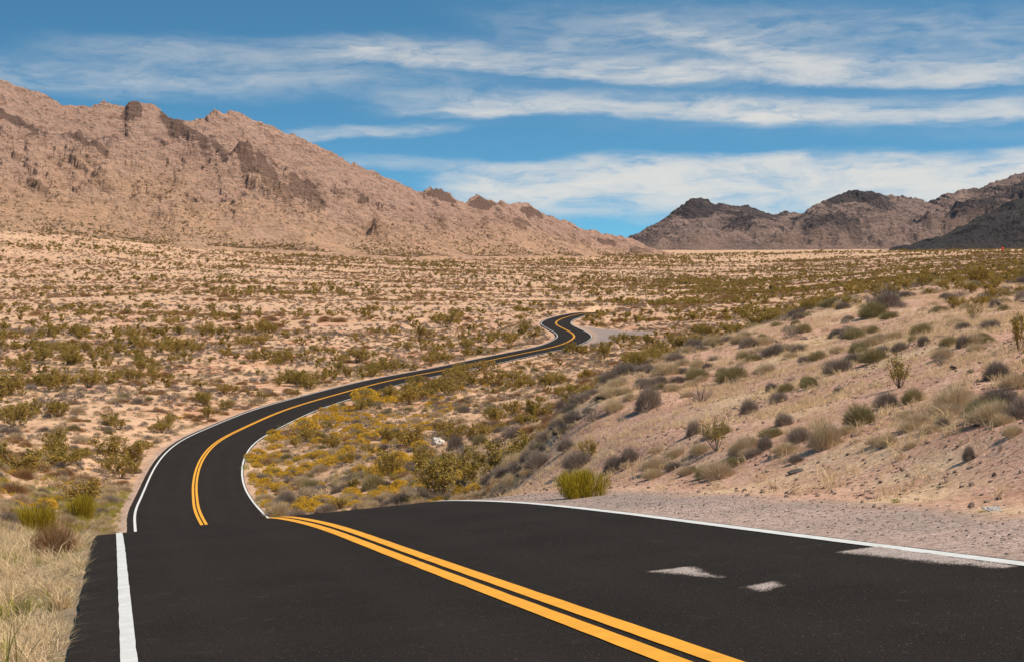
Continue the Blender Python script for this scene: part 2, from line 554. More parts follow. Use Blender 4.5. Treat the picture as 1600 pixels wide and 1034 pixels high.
def mat_asphalt():
    m, t, b = material('asphalt', 0.9, 0.06)
    P = t.new('ShaderNodeNewGeometry').outputs['Position']
    off = t.attr('off')
    n1 = t.noise(P, 0.35, 4, 0.6); n2 = t.noise(P, 60, 2, 0.6); n3 = t.noise(P, 2.5, 4, 0.65)
    c = t.mix(t.ss(n1, 0.3, 0.7), (0.0160, 0.0122, 0.0097), (0.0225, 0.0174, 0.0140))
    # worn wheel tracks, polished a little paler
    ao = t.m('ABSOLUTE', off)
    tr = t.m('MAXIMUM', t.ss(t.m('ABSOLUTE', t.m('SUBTRACT', ao, 0.95)), 0.0, 0.5, 1, 0), t.ss(t.m('ABSOLUTE', t.m('SUBTRACT', ao, 2.65)), 0.0, 0.5, 1, 0))
    c = t.mix(t.m('MULTIPLY', tr, 0.35), c, (0.027, 0.0213, 0.0178))
    c = t.mix(t.ss(n2, 0.45, 0.75), c, (0.042, 0.034, 0.029))
    v = t.voro(P, 38.0); vc = t.sep(t.voro(P, 38.0, out=1))[0]
    spk = t.m('MULTIPLY', t.ss(v, 0.20, 0.08), t.ss(vc, 0.86, 0.89))
    c = t.mix(t.m('MULTIPLY', spk, t.ss(n3, 0.36, 0.52)), c, (0.34, 0.285, 0.24))
    # dust swept towards the edges
    c = t.mix(t.m('MULTIPLY', t.ss(ao, 3.55, 4.1), t.ss(n3, 0.40, 0.75, 0.0, 0.10)), c, (0.16, 0.13, 0.11))
    c = t.mix(t.m('MULTIPLY', t.ss(n3, 0.60, 0.78), 0.16), c, (0.16, 0.13, 0.115))
    t.l.new(c, b.inputs['Base Color'])
    bump(t, b, t.m('ADD', n2, t.m('MULTIPLY', v, -0.7)), 0.008, 0.7)
    return m


def mat_paint(name, col, worn):
    m, t, b = material(name, 0.7, 0.3)
    P = t.new('ShaderNodeNewGeometry').outputs['Position']
    n = t.noise(P, 70, 3, 0.7); n2 = t.noise(P, 3.0, 5, 0.7)
    c = t.mix(t.ss(n2, 0.3, 0.75), col, tuple(k * 0.82 for k in col))
    c = t.mix(t.m('MULTIPLY', t.ss(n, 0.58, 0.74), t.ss(n2, 0.35, 0.6, 0.25, 0.8)), c, worn)
    t.l.new(c, b.inputs['Base Color'])
    bump(t, b, n, 0.004, 0.5)
    return m


MAT_GROUND = mat_ground()
MAT_ASPHALT = mat_asphalt()
MAT_WHITE = mat_paint('white_road_paint', (0.70, 0.69, 0.66), (0.20, 0.19, 0.18))
MAT_YELLOW = mat_paint('yellow_road_paint', (0.86, 0.38, 0.028), (0.30, 0.14, 0.03))

# ------------------------------------------------------------------ ground sheet
def poly_mask(x, y, poly, soft=1.5):
    """soft mask of a polygon in plan"""
    poly = np.array(poly); inside = np.zeros(x.shape, bool); dmin = np.full(x.shape, 1e9)
    n = len(poly)
    for i in range(n):
        a, b = poly[i], poly[(i + 1) % n]
        cond = ((a[1] > y) != (b[1] > y))
        xi = (b[0] - a[0]) * (y - a[1]) / (b[1] - a[1] + 1e-12) + a[0]
        inside ^= cond & (x < xi)
        ab = b - a; L2 = (ab ** 2).sum() + 1e-9
        tq = np.clip(((x - a[0]) * ab[0] + (y - a[1]) * ab[1]) / L2, 0, 1)
        dmin = np.minimum(dmin, np.hypot(x - a[0] - tq * ab[0], y - a[1] - tq * ab[1]))
    return np.clip(0.5 + np.where(inside, dmin, -dmin) / soft / 2, 0, 1)


def hill_side(x, y):
    """1 on the near hillside to the right of the road"""
    px = 800 + FPX * x / np.maximum(y, 1)
    lip = np.interp(px, [600, 740, 851, 960, 1060, 1130, 1290, 1400, 1640], [46, 52, 62, 76, 94, 110, 140, 170, 170])
    return smooth(lip * 1.25 - y, 0, 12) * smooth(road_off(x, y), 2, 6)


TURNOUT = [pt(*p)[:2] for p in ((905, 509, 405), (925, 522, 375), (922, 530, 352), (890, 540, 336), (960, 531, 350), (1000, 525, 368), (1030, 519, 385), (990, 512, 398), (955, 507, 412))]


def build_ground():
    X, Y, Z, off = GX_, GY_, GZ_, GOFF
    hill = hill_side(X, Y)
    nz = fbm(X / 1.3, Y / 1.3, 3, seed=41) * 0.55
    right = smooth(off, 3.0, 3.6)
    near = 1 - smooth(Y, 45, 70)
    gravel = right * (1 - smooth(off + nz, 5.3, 6.4)) * near
    gravel = np.maximum(gravel, smooth(np.abs(off), 3, 3.5) * (1 - smooth(np.abs(off) + nz * 0.9, 4.15, 4.8)) * 0.75 * smooth(Y, 55, 70) * np.where(off < 0, 1, 0.25) * (1 - smooth(Y, 500, 560)))
    verge = (1 - smooth(Y, 50, 80)) * smooth(-off, 3, 4)
    red = smooth(fbm(X / 14, Y / 22, 4, seed=51), -0.05, 0.35) * smooth(Y, 150, 210) * (1 - smooth(Y, 420, 620)) * (1 - hill)
    red = np.maximum(red, 0.35 * smooth(fbm(X / 150, Y / 110, 3, seed=57), 0.2, 0.4) * smooth(Y, 800, 950) * (X < 0))
    turn = poly_mask(X, Y, TURNOUT, 2.0)
    me = mesh_np('ground', np.c_[X, Y, Z], grid_faces(NR, NC), [MAT_GROUND], attrs=dict(gravel=gravel, hill=hill, red=red * (1 - turn), verge=verge, turnout=turn), smooth_shade=True)
    link('ground', me, kind='structure', label='pale desert ground with pink stony hillside and gravel shoulder')


build_ground()


# ------------------------------------------------------------------ road and markings
def ribbon(o0, o1, lift, i0=0, i1=None, cols=2, skirt=0.0, wob=0.0):
    """strip that follows the road between two offsets (arrays or numbers)"""
    i1 = i1 or len(RC)
    idx = np.arange(i0, i1)
    o0 = np.broadcast_to(o0, len(RC))[idx].astype(float); o1 = np.broadcast_to(o1, len(RC))[idx].astype(float)
    if wob:
        s = S[idx]
        o0 = o0 + wob * fbm(s * 1.3, s * 0, 3, seed=71); o1 = o1 + wob * fbm(s * 1.3, s * 0 + 5, 3, seed=72)
    f = np.linspace(0, 1, cols)
    O = o0[:, None] * (1 - f) + o1[:, None] * f
    x = RC[idx, 0][:, None] + RN[idx, 0][:, None] * O
    y = RC[idx, 1][:, None] + RN[idx, 1][:, None] * O
    lf = lift(RC[idx, 1])[:, None] if callable(lift) else lift
    z = RC[idx, 2][:, None] + BANK[idx][:, None] * O + lf
    if skirt:
        x = np.c_[x[:, :1] - RN[idx, 0][:, None] * 0.05, x, x[:, -1:] + RN[idx, 0][:, None] * 0.05]
        y = np.c_[y[:, :1] - RN[idx, 1][:, None] * 0.05, y, y[:, -1:] + RN[idx, 1][:, None] * 0.05]
        z = np.c_[z[:, :1] - skirt, z, z[:, -1:] - skirt]
        O = np.c_[O[:, :1], O, O[:, -1:]]
        x, y, z, O = (np.c_[k[:, :2], k[:, 1:-1], k[:, -2:]] for k in (x, y, z, O))     # the edge doubled: a crisp arris
        nc = x.shape[1]
        fc = grid_faces(len(idx), nc)
        fc = fc[~np.isin(fc.min(axis=1) % nc, (1, nc - 3))]
        return np.c_[x.ravel(), y.ravel(), z.ravel()], fc, O.ravel()
    return np.c_[x.ravel(), y.ravel(), z.ravel()], grid_faces(len(idx), x.shape[1]), O.ravel()


def line_lift(y): return 0.006 + 0.00009 * np.maximum(y, 0)


V, Fq, O = ribbon(-HALF_L, HALF_R, 0.0, cols=15, skirt=0.35, wob=0.05)
link('road', mesh_np('road', V, Fq, [MAT_ASPHALT], attrs=dict(off=O), smooth_shade=True), kind='structure', label='winding black asphalt road dipping over a crest into the valley')
for nm, o0, o1, mt, lb in (
    ('edge_line', -3.67, -3.53, MAT_WHITE, 'white edge line along the outer side of the road'),
    ('edge_line', 3.53, 3.67, MAT_WHITE, 'white edge line along the gravel shoulder side'),
    ('centre_line', -0.25, -0.085, MAT_YELLOW, 'yellow centre line, the one on the white left edge line side'),
    ('centre_line', 0.0, 0.16, MAT_YELLOW, 'yellow centre line, the one on the gravel shoulder side')):
    V, Fq, O = ribbon(o0, o1, line_lift, cols=3, wob=0.012)
    link(nm, mesh_np(nm, V, Fq, [mt], smooth_shade=True), kind='structure', label=lb)

#@@MOUNTAINS
# ------------------------------------------------------------------ mountains
def mat_rock(name, light, mid, dark, grass, scale, rock, shade_patches=0.0):
    m, t, b = material(name, 0.95, 0.1)
    P = t.new('ShaderNodeNewGeometry').outputs['Position']
    crag, low = t.attr('crag'), t.attr('low')
    nz = t.sep(t.new('ShaderNodeNewGeometry').outputs['True Normal'])[2]
    n1 = t.noise(t.mapv(P, (1, 1, 1.6), (0, R(25), 0)), 0.018 * scale, 6, 0.65)
    n2 = t.noise(t.mapv(P, (0.6, 1, 2.4), (0, R(30), 0)), 0.09 * scale, 7, 0.75)
    n3 = t.noise(P, 0.5 * scale, 4, 0.7)
    c = t.mix(t.ss(n1, 0.35, 0.65), light, mid)
    c = t.mix(t.m('MULTIPLY', t.ss(nz, 0.93, 0.78), t.ss(n2, 0.35, 0.6, 0.4, 1.0)), c, rock)
    c = t.mix(t.m('MULTIPLY', t.ss(n2, 0.45, 0.66), 0.8), c, tuple(k * 0.62 for k in mid))
    if shade_patches:
        c = t.mix(t.m('MULTIPLY', t.ss(t.noise(P, 0.0065, 5, 0.6), 0.45, 0.53), shade_patches), c, dark)  # large dark patches: cloud shadow put into the rock colour
    c = t.mix(t.m('MULTIPLY', t.ss(n3, 0.50, 0.70), 0.55), c, tuple(k * 1.12 for k in light))
    c = t.mix(t.m('MULTIPLY', t.ss(n3, 0.42, 0.30), 0.5), c, dark)
    c = t.mix(t.m('MULTIPLY', t.ss(t.m('ADD', crag, t.m('MULTIPLY', t.m('SUBTRACT', n2, 0.5), 2.2)), 0.34, 0.9), 0.85), c, dark)
    dots = t.m('MULTIPLY', t.ss(t.voro(P, 0.16 * scale), 0.34, 0.16), t.ss(n1, 0.3, 0.6, 0.3, 0.9))
    c = t.mix(t.m('MULTIPLY', dots, 0.8), c, tuple(k * 0.42 for k in mid))
    g = t.mix(t.ss(n2, 0.4, 0.62), grass, tuple(k * 0.75 for k in grass))
    g = t.mix(t.m('MULTIPLY', dots, 0.8), g, (0.15, 0.105, 0.06))
    c = t.mix(t.m('MULTIPLY', low, t.ss(n1, 0.3, 0.55, 0.25, 0.95)), c, g)
    t.l.new(c, b.inputs['Base Color'])
    h = t.m('ADD', t.m('MULTIPLY', n2, 6.0), t.m('MULTIPLY', n3, 2.6))
    bump(t, b, h, 1.5 / scale, 1.0)
    return m


MOUNTAIN_PTS = []


def interp(tab, u):
    tab = np.array(tab, float)
    return np.interp(u, tab[:, 0], tab[:, 1])


def build_mountain(name, ridge, base_d, ridge_d, base_py, u0, u1, nu, nt, mat, label, amp, rscale, crags, power=1.1, shape=None, gul=0.0, seed=100, tback=1.5, crag_lo=0.2, ridge_env=0.28, fine=0.20, boulder=2.6, strata=0.0, apron=0.5, fade=0.66):
    U = np.linspace(u0, u1, nu); T = np.linspace(-0.10, tback, nt)
    u, t = np.meshgrid(U, T); u = u.ravel(); t = t.ravel()
    rp = interp(ridge, u)
    soft = np.mean([interp(ridge, u + k) for k in np.linspace(-55, 55, 23)], axis=0)     # small teeth of the skyline do not run down the slope
    wr = smooth(t, 0.78, 0.97)
    rp = rp * wr + (soft + 4) * (1 - wr)
    bp = interp(base_py, u); bd = interp(base_d, u); rd = interp(ridge_d, u)
    d = bd + (rd - bd) * t
    tc = np.clip(t, 0, 1)
    s = tc ** power
    if shape is not None: s = s + shape(u, tc)
    py = bp + (rp - bp) * s
    z = -(py - HORIZON) / FPX * d
    zr = -(interp(ridge, u) - HORIZON) / FPX * rd
    zb = -(bp - HORIZON) / FPX * bd
    back = np.clip(t - 1, 0, 9)
    z = np.where(t > 1, zr - back * (zr - zb) * 0.9, z)
    z = np.where(t < 0, z + t * 90, z)
    x = (u - 800) / FPX * d; y = d
    env = smooth(t, -0.05, 0.35) * (1 - (1 - ridge_env) * smooth(t, fade, 0.97)) 
    env = np.where(t > 1, ridge_env + (1 - ridge_env) * smooth(t, 1.0, 1.3), env)
    hgt = np.maximum(zr - zb, 8) / 120.0
    # warped ridged noise: ribs and gullies running down to the right
    ca, sa = math.cos(R(35)), math.sin(R(35))
    wx = x + 40 * fbm(x / 160, y / 160, 3, seed=seed); wy = y + 40 * fbm(x / 160 + 5, y / 160, 3, seed=seed + 3)
    a = (wx * ca + wy * sa) / rscale; c = (-wx * sa + wy * ca) / rscale
    n = fbm(a * 0.55, c * 1.25, 6, 0.52, seed=seed + 7, ridged=True)
    n2 = fbm(x / (rscale * 0.16), y / (rscale * 0.22), 5, 0.6, seed=seed + 11)
    n3 = fbm(x / (rscale * 0.45), y / (rscale * 0.5), 4, 0.55, seed=seed + 15, ridged=True)
    z = z + env * np.minimum(hgt, 1.6) * amp * ((n - 0.35) * 1.0 + fine * n2 + gul * (n3 - 0.4))
    n4 = fbm(x / 7.0, y / 9.0, 3, 0.6, seed=seed + 40, ridged=True)
    z = z + boulder * (n4 - 0.3) * smooth(t, 0.0, 0.3) * (0.4 + 0.9 * smooth(n2, -0.2, 0.3))
    if strata:      # tilted beds that come down to the right
        st = fbm((z + 0.62 * x) / 11.0, (x - 0.62 * z) / 60.0 + y / 70.0, 4, 0.55, seed=seed + 60, ridged=True)
        z = z + strata * (st - 0.3) * smooth(t, 0.22, 0.5) * (0.5 + 0.8 * smooth(n2, -0.3, 0.3))
    crest = np.exp(-((t - 1) / 0.05) ** 2)
    z = z + crest * amp * 0.10 * n2
    cm = np.zeros(len(z))
    for (px, tt_, wu, wt, up, ang) in crags:      # rocky outcrops: bearing, place up the slope, widths, height, tilt
        du = (u - px); dt = (t - tt_)
        k = math.tan(R(ang))
        q = ((du) / wu) ** 2 + ((dt * 300 + du * k) / (wt * 300)) ** 2
        q = q * (1 + 0.9 * n2)
        f = np.exp(-q * 1.3)
        f = np.where(f > 0.15, f, 0)
        z = z + f * up * 0.75 * (0.35 + 0.4 * n + 0.9 * n2)
        cm = np.maximum(cm, smooth(f, 0.12, 0.5))
    cr = np.maximum(cm, 0.75 * smooth(n2 * 0.6 + n3 * 0.7 + (n - 0.4) * 0.5, crag_lo + 0.25, crag_lo + 0.62) * smooth(t, 0.2, 0.5))
    low = (1 - smooth(t + 0.25 * fbm(x / 120, y / 120, 3, seed=seed + 30), 0.10, apron))
    MOUNTAIN_PTS.append((x, y, z, t))
    me = mesh_np(name, np.c_[x, y, z], grid_faces(nt, nu), [mat], attrs=dict(crag=cr, low=low), smooth_shade=False)
    return link(name, me, kind='structure', label=label)


MAT_ROCK_PINK = mat_rock('pink_granite', (0.74, 0.43, 0.295), (0.57, 0.30, 0.20), (0.19, 0.115, 0.09), (0.78, 0.475, 0.295), 1.0, (0.54, 0.37, 0.30))
MAT_ROCK_DARK = mat_rock('dark_shaded_rock', (0.52, 0.335, 0.265), (0.32, 0.21, 0.175), (0.055, 0.046, 0.052), (0.36, 0.235, 0.185), 0.7, (0.26, 0.19, 0.17), 0.9)  # dark rock, with the range's shade painted in as dark patches
MAT_ROCK_BLACK = mat_rock('dark_basalt', (0.105, 0.085, 0.08), (0.065, 0.056, 0.056), (0.030, 0.027, 0.03), (0.10, 0.075, 0.06), 0.8, (0.07, 0.06, 0.06))

RIDGE_L = [(-420, 60), (-200, 100), (0, 127), (30, 135), (60, 148), (80, 155), (100, 161), (120, 164), (150, 162), (175, 164), (195, 168), (201, 159), (216, 158), (235, 167), (255, 182), (265, 190),
           (285, 195), (310, 190), (330, 181), (345, 178), (375, 177), (390, 186), (410, 193), (440, 205), (470, 216), (500, 229), (530, 244), (560, 258), (600, 277), (630, 291), (660, 304), (668, 299),
           (690, 299), (708, 309), (728, 318), (735, 312), (752, 309), (770, 316), (790, 318), (812, 317), (830, 322), (845, 333), (865, 341), (890, 349), (902, 356), (920, 362), (945, 366), (960, 370), (975, 372),
           (990, 378), (1005, 384), (1030, 394), (1060, 400)]


def left_shape(u, t):
    # an inner rib that leaves the first summit and comes down to the right
    line = np.interp(u, [150, 265, 350, 480, 600], [1.15, 0.97, 0.72, 0.42, 0.25])
    return 0.10 * np.exp(-((t - line) / 0.10) ** 2) * smooth(u, 190, 260) * (1 - smooth(u, 480, 600)) * smooth(1 - t, 0.0, 0.1)


build_mountain('mountain', RIDGE_L, [(-420, 1100), (0, 1200), (620, 1420), (1060, 1900)], [(-420, 1390), (0, 1480), (300, 1560), (620, 1640), (900, 1880), (1060, 2010)],
               [(-420, 345), (0, 372), (300, 384), (640, 402), (800, 400), (1060, 400)], -400, 1050, 1200, 330, MAT_ROCK_PINK,
               'pink granite mountain sloping down towards the pass with dark outcrops', 22.0, 120.0,
               [(206, 0.95, 18, 0.05, 1, 0), (35, 0.80, 45, 0.03, 9, 20), (128, 0.72, 40, 0.035, 8, 25), (285, 0.86, 44, 0.05, 4, 40), (370, 0.66, 44, 0.05, 6, 40), (430, 0.52, 35, 0.08, 8, 40),
                (55, 0.43, 20, 0.04, 6, 25), (160, 0.45, 20, 0.05, 6, 40), (480, 0.52, 32, 0.10, 12, 30), (588, 0.37, 22, 0.09, 17, 10), (570, 0.66, 12, 0.10, 9, 40), (690, 0.94, 24, 0.08, 3, 0),
                (755, 0.93, 24, 0.06, 3, 0), (815, 0.70, 14, 0.14, 10, 20), (650, 0.08, 28, 0.05, 7, 0), (672, 0.02, 20, 0.04, 6, 0), (830, 0.90, 20, 0.06, 5, 0), (900, 0.40, 26, 0.10, 7, 0), (950, 0.7, 20, 0.12, 6, 0), (300, 0.30, 14, 0.025, 4, 20), (540, 0.30, 24, 0.03, 5, 0), (1000, 0.5, 20, 0.2, 5, 0)],
               power=1.32, shape=left_shape, gul=0.50, fine=0.20, boulder=1.5, strata=4.4, ridge_env=0.16, apron=0.80, seed=100, crag_lo=0.30)
RIDGE_R = [(900, 410), (960, 384), (980, 372), (1000, 362), (1030, 345), (1060, 327), (1085, 315), (1096, 313), (1115, 321), (1140, 323), (1165, 323), (1185, 330), (1200, 334), (1215, 335), (1225, 333), (1240, 336), (1255, 334),
           (1265, 326), (1290, 314), (1310, 305), (1340, 301), (1375, 302), (1400, 310), (1430, 311), (1450, 316), (1465, 312), (1480, 303), (1500, 300), (1530, 296), (1560, 284), (1590, 276), (1620, 268), (1800, 230), (2050, 250)]
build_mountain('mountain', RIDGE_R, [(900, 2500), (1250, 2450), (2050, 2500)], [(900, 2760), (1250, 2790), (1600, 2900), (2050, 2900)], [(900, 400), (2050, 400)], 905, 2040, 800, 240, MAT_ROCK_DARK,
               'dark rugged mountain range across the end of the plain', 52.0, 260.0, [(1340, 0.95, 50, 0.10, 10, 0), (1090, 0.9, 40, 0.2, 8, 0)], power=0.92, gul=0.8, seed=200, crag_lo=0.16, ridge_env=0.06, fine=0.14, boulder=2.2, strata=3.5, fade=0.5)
RIDGE_F = [(1300, 404), (1370, 396), (1400, 387), (1430, 380), (1470, 369), (1500, 355), (1530, 340), (1560, 325), (1600, 307), (1700, 262), (1900, 240), (2050, 260)]
build_mountain('hill', RIDGE_F, [(1300, 1900), (2050, 1800)], [(1300, 2000), (1600, 2080), (2050, 2100)], [(1300, 402), (2050, 402)], 1305, 2040, 480, 170, MAT_ROCK_BLACK,
               'nearly black hill in front of the dark range by the edge of the picture', 22.0, 130.0, [], power=0.95, gul=0.5, seed=300, crag_lo=0.1, ridge_env=0.08, fade=0.5)

#@@ENDMOUNTAINS
#@@PLANTS
# ------------------------------------------------------------------ plants: shapes
def mat_leaf(name, cols, rough=0.8, trans=0.25, tip=None):
    """leaf or twig: colour differs from blade to blade and from plant to plant"""
    m, t, b = material(name, rough, 0.15)
    isl = t.new('ShaderNodeNewGeometry').outputs['Random Per Island']
    oi = t.new('ShaderNodeObjectInfo').outputs['Random']
    c = t.mix(isl, cols[0], cols[1])
    c = t.mix(t.m('MULTIPLY', oi, 0.75), c, cols[2])
    t.l.new(c, b.inputs['Base Color'])
    tr = t.new('ShaderNodeBsdfTranslucent'); t.l.new(c, tr.inputs['Color'])
    mx = t.new('ShaderNodeMixShader'); mx.inputs[0].default_value = trans
    t.l.new(b.outputs[0], mx.inputs[1]); t.l.new(tr.outputs[0], mx.inputs[2])
    t.l.new(mx.outputs[0], t.n['Material Output'].inputs['Surface'])
    return m


M_WOOD = mat_leaf('grey_bark', ((0.20, 0.155, 0.125), (0.12, 0.09, 0.075), (0.26, 0.21, 0.175)), trans=0.0)
M_CREO = mat_leaf('creosote_leaf', ((0.35, 0.25, 0.05), (0.19, 0.14, 0.03), (0.42, 0.27, 0.065)))
M_BRIGHT = mat_leaf('bright_broom_twig', ((0.46, 0.34, 0.03), (0.22, 0.175, 0.02), (0.36, 0.27, 0.02)))
M_GREY = mat_leaf('grey_twig', ((0.26, 0.205, 0.17), (0.14, 0.11, 0.095), (0.34, 0.26, 0.20)), trans=0.1)
M_TAN = mat_leaf('pale_twig', ((0.60, 0.45, 0.29), (0.39, 0.285, 0.185), (0.56, 0.42, 0.25)), trans=0.2)
M_STRAW = mat_leaf('straw', ((0.84, 0.64, 0.40), (0.60, 0.43, 0.25), (0.74, 0.55, 0.32)), trans=0.3)
M_OLIVE = mat_leaf('olive_twig', ((0.31, 0.26, 0.12), (0.18, 0.15, 0.07), (0.38, 0.29, 0.14)), trans=0.2)
M_FLOWER = mat_leaf('yellow_blossom', ((0.78, 0.45, 0.02), (0.55, 0.31, 0.018), (0.68, 0.42, 0.035)), trans=0.2)
M_RUST = mat_leaf('rusty_twig', ((0.36, 0.19, 0.085), (0.20, 0.11, 0.055), (0.42, 0.25, 0.11)), trans=0.15)
M_GOLD = mat_leaf('golden_twig', ((0.48, 0.345, 0.12), (0.29, 0.20, 0.08), (0.52, 0.38, 0.15)), trans=0.2)
M_GREEN = mat_leaf('fresh_green_blade', ((0.33, 0.30, 0.055), (0.19, 0.20, 0.04), (0.42, 0.34, 0.07)), trans=0.3)


def unit(v): return v / np.maximum(np.linalg.norm(v, axis=-1, keepdims=True), 1e-9)


def blades(p0, p1, w, g):
    """thin triangles from p0 to p1"""
    n = len(p0)
    side = unit(np.cross(p1 - p0, g.normal(size=(n, 3)))) * (np.broadcast_to(w, (n,))[:, None] / 2)
    V = np.stack([p0 - side, p0 + side, p1], 1).reshape(-1, 3)
    return V, np.arange(3 * n).reshape(-1, 3)


def leaves(c, s, g):
    """small four-cornered leaves"""
    n = len(c); a = unit(g.normal(size=(n, 3))); b = unit(np.cross(a, g.normal(size=(n, 3))))
    s = np.broadcast_to(s, (n,))[:, None]
    V = np.stack([c - a * s, c + b * s * 0.5, c + a * s, c - b * s * 0.5], 1).reshape(-1, 3)
    return V, np.arange(4 * n).reshape(-1, 4)


def tubes(paths, r0, r1):
    """three-sided tapering stems; paths (n, k, 3)"""
    n, k, _ = paths.shape
    ang = np.array([0, 2.094, 4.189]); ring = np.stack([np.cos(ang), np.sin(ang), np.zeros(3)], -1)
    rr = np.linspace(1, 0, k)[None, :, None, None] * (r0 - r1) + r1
    V = paths[:, :, None, :] + ring[None, None] * rr
    base = np.arange(n)[:, None, None] * k * 3 + np.arange(k - 1)[None, :, None] * 3
    j = np.arange(3)[None, None]; j2 = (j + 1) % 3
    F = np.stack([base + j, base + j2, base + 3 + j2, base + 3 + j], -1).reshape(-1, 4)
    return V.reshape(-1, 3), F


def stems_of(g, n, h, r, k=5, lean=(0.05, 1.0)):
    phi = g.random(n) * 6.283; q = g.uniform(*lean, n)
    L = h * g.uniform(0.75, 1.05, n)
    s = np.linspace(0, 1, k)[None]
    rad = (r * q)[:, None] * s ** 0.85
    wob = g.normal(size=(n, k, 3)) * 0.025 * h * s[..., None]
    zz = L[:, None] * (1 - 0.28 * q[:, None] ** 2) * s ** 1.15
    return np.stack([np.cos(phi)[:, None] * rad, np.sin(phi)[:, None] * rad, zz], -1) + wob


def along(g, paths, n, lo, hi):
    i = g.integers(0, len(paths), n); s = lo + (hi - lo) * g.random(n) ** 0.8
    f = s * (paths.shape[1] - 1); a = np.minimum(f.astype(int), paths.shape[1] - 2); f = (f - a)[:, None]
    return paths[i, a] * (1 - f) + paths[i, a + 1] * f


def cat(parts):
    """join (V, F) pairs; returns V and the face arrays"""
    Vs, Fs, o = [], [], 0
    for V, Fc in parts:
        Vs.append(V); Fs.append(Fc + o); o += len(V)
    return np.concatenate(Vs), Fs


def creosote(seed, n, leaf, nst=12, h=1.0, r=0.75, low=0.35):
    g = np.random.default_rng(seed)
    st = stems_of(g, nst, h, r, 6)
    p = along(g, st, nst * 4, 0.35, 0.9)
    d = unit(g.normal(size=(len(p), 3)) * (1, 1, 0.4) + unit(p * (1, 1, 0.3)) * 0.8 + (0, 0, 0.7)) * g.uniform(0.12, 0.3, (len(p), 1)) * h
    sub = p[:, None] + d[:, None] * np.linspace(0, 1, 4)[None, :, None]
    wood = cat([tubes(st, 0.016, 0.005), tubes(sub, 0.007, 0.003)])
    c1 = along(g, sub, int(n * 0.72), 0.2, 1.05) + g.normal(size=(int(n * 0.72), 3)) * 0.042
    c2 = along(g, st, n - len(c1), low, 1.03) + g.normal(size=(n - len(c1), 3)) * 0.05
    c = np.concatenate([c1, c2]); c[:, 2] = np.abs(c[:, 2])
    return wood, cat([leaves(c, leaf * g.uniform(0.6, 1.4, n), g)]), None


def dome(seed, n, w, h=0.55, r=0.6, wood_n=8, up=0.25, flowers=0, fsize=0.02, inner=0.3, shag=0.16):
    """rounded twiggy bush"""
    g = np.random.default_rng(seed)
    lob = unit(g.normal(size=(7, 3)) * (1, 1, 0.6) + (0, 0, 0.35))
    d = unit(g.normal(size=(n, 3))); d[:, 2] = np.abs(d[:, 2]) * 1.0 - 0.06; d = unit(d)
    f = 0.80 + 0.26 * np.max(d @ lob.T, axis=1) ** 6 + g.normal(size=n) * shag * 0.5
    R3 = np.array([r, r, h])
    tip = d * R3 * f[:, None]; tip[:, 2] = np.maximum(tip[:, 2], 0.01)
    k = g.uniform(inner, 0.92, n)[:, None] ** 0.8
    root = tip * k * (1, 1, 0.9)
    tip = tip + g.normal(size=(n, 3)) * 0.06 * r + np.array([0, 0, up * h]) * g.random((n, 1)) * 0.4
    crown = [blades(root, tip, w * g.uniform(0.6, 1.4, n), g)]
    st = stems_of(g, wood_n, h * 0.8, r * 0.8, 4)
    fl = None
    if flowers:
        d2 = d[d[:, 2] > 0.25]; d2 = d2[g.integers(0, len(d2), flowers)]
        keep = np.sin(d2[:, 0] * 5 + seed) + np.sin(d2[:, 1] * 6 + seed * 2) > -0.5
        d2 = d2[keep]
        fl = cat([leaves(d2 * R3 * g.uniform(0.95, 1.16, (len(d2), 1)), fsize * g.uniform(0.6, 1.4, len(d2)), g)])
    return cat([tubes(st, 0.012, 0.004)]), cat(crown), fl


def broom(seed, n, w, h=0.75, r=0.6):
    """dense upright switches"""
    g = np.random.default_rng(seed)
    cl = g.normal(size=(9, 2)) * r * 0.42
    b = cl[g.integers(0, 9, n)] + g.normal(size=(n, 2)) * 0.10
    k = g.uniform(0.0, 0.85, n)
    hh = h * g.uniform(0.75, 1.08, n) * (1 - 0.35 * (np.linalg.norm(b, axis=1) / r) ** 2)
    lean = b * 0.55 + g.normal(size=(n, 2)) * 0.07
    f = lambda s: np.c_[b * 0.65 + lean * (hh * s)[:, None] * 1.0, hh * s]
    crown = blades(f(k), f(np.minimum(k + g.uniform(0.15, 0.4, n), 1.05)), w, g)
    st = stems_of(g, 10, h * 0.6, r * 0.6, 4)
    return cat([tubes(st, 0.012, 0.005)]), cat([crown]), None


def tuft(seed, n, h, r, w, spread=0.7):
    """bunch of arching grass blades"""
    g = np.random.default_rng(seed)
    b = np.c_[g.normal(size=(n, 2)) * r * 0.3, np.zeros(n)]
    d = np.c_[g.normal(size=(n, 2)) * spread * 0.5, np.ones(n)]; d = unit(d)
    L = h * g.uniform(0.45, 1.1, n)[:, None]
    m = b + d * L * 0.55; t_ = b + d * L + np.c_[d[:, :2] * L * 0.35, -0.12 * L[:, 0]]
    side = unit(np.cross(d, g.normal(size=(n, 3)))) * w / 2
    V = np.stack([b - side, b + side, m + side * 0.8, m - side * 0.8, t_], 1).reshape(-1, 3)
    i = np.arange(n)[:, None] * 5
    return V, [np.c_[i, i + 1, i + 2, i + 3], np.c_[i + 3, i + 2, i + 4]]


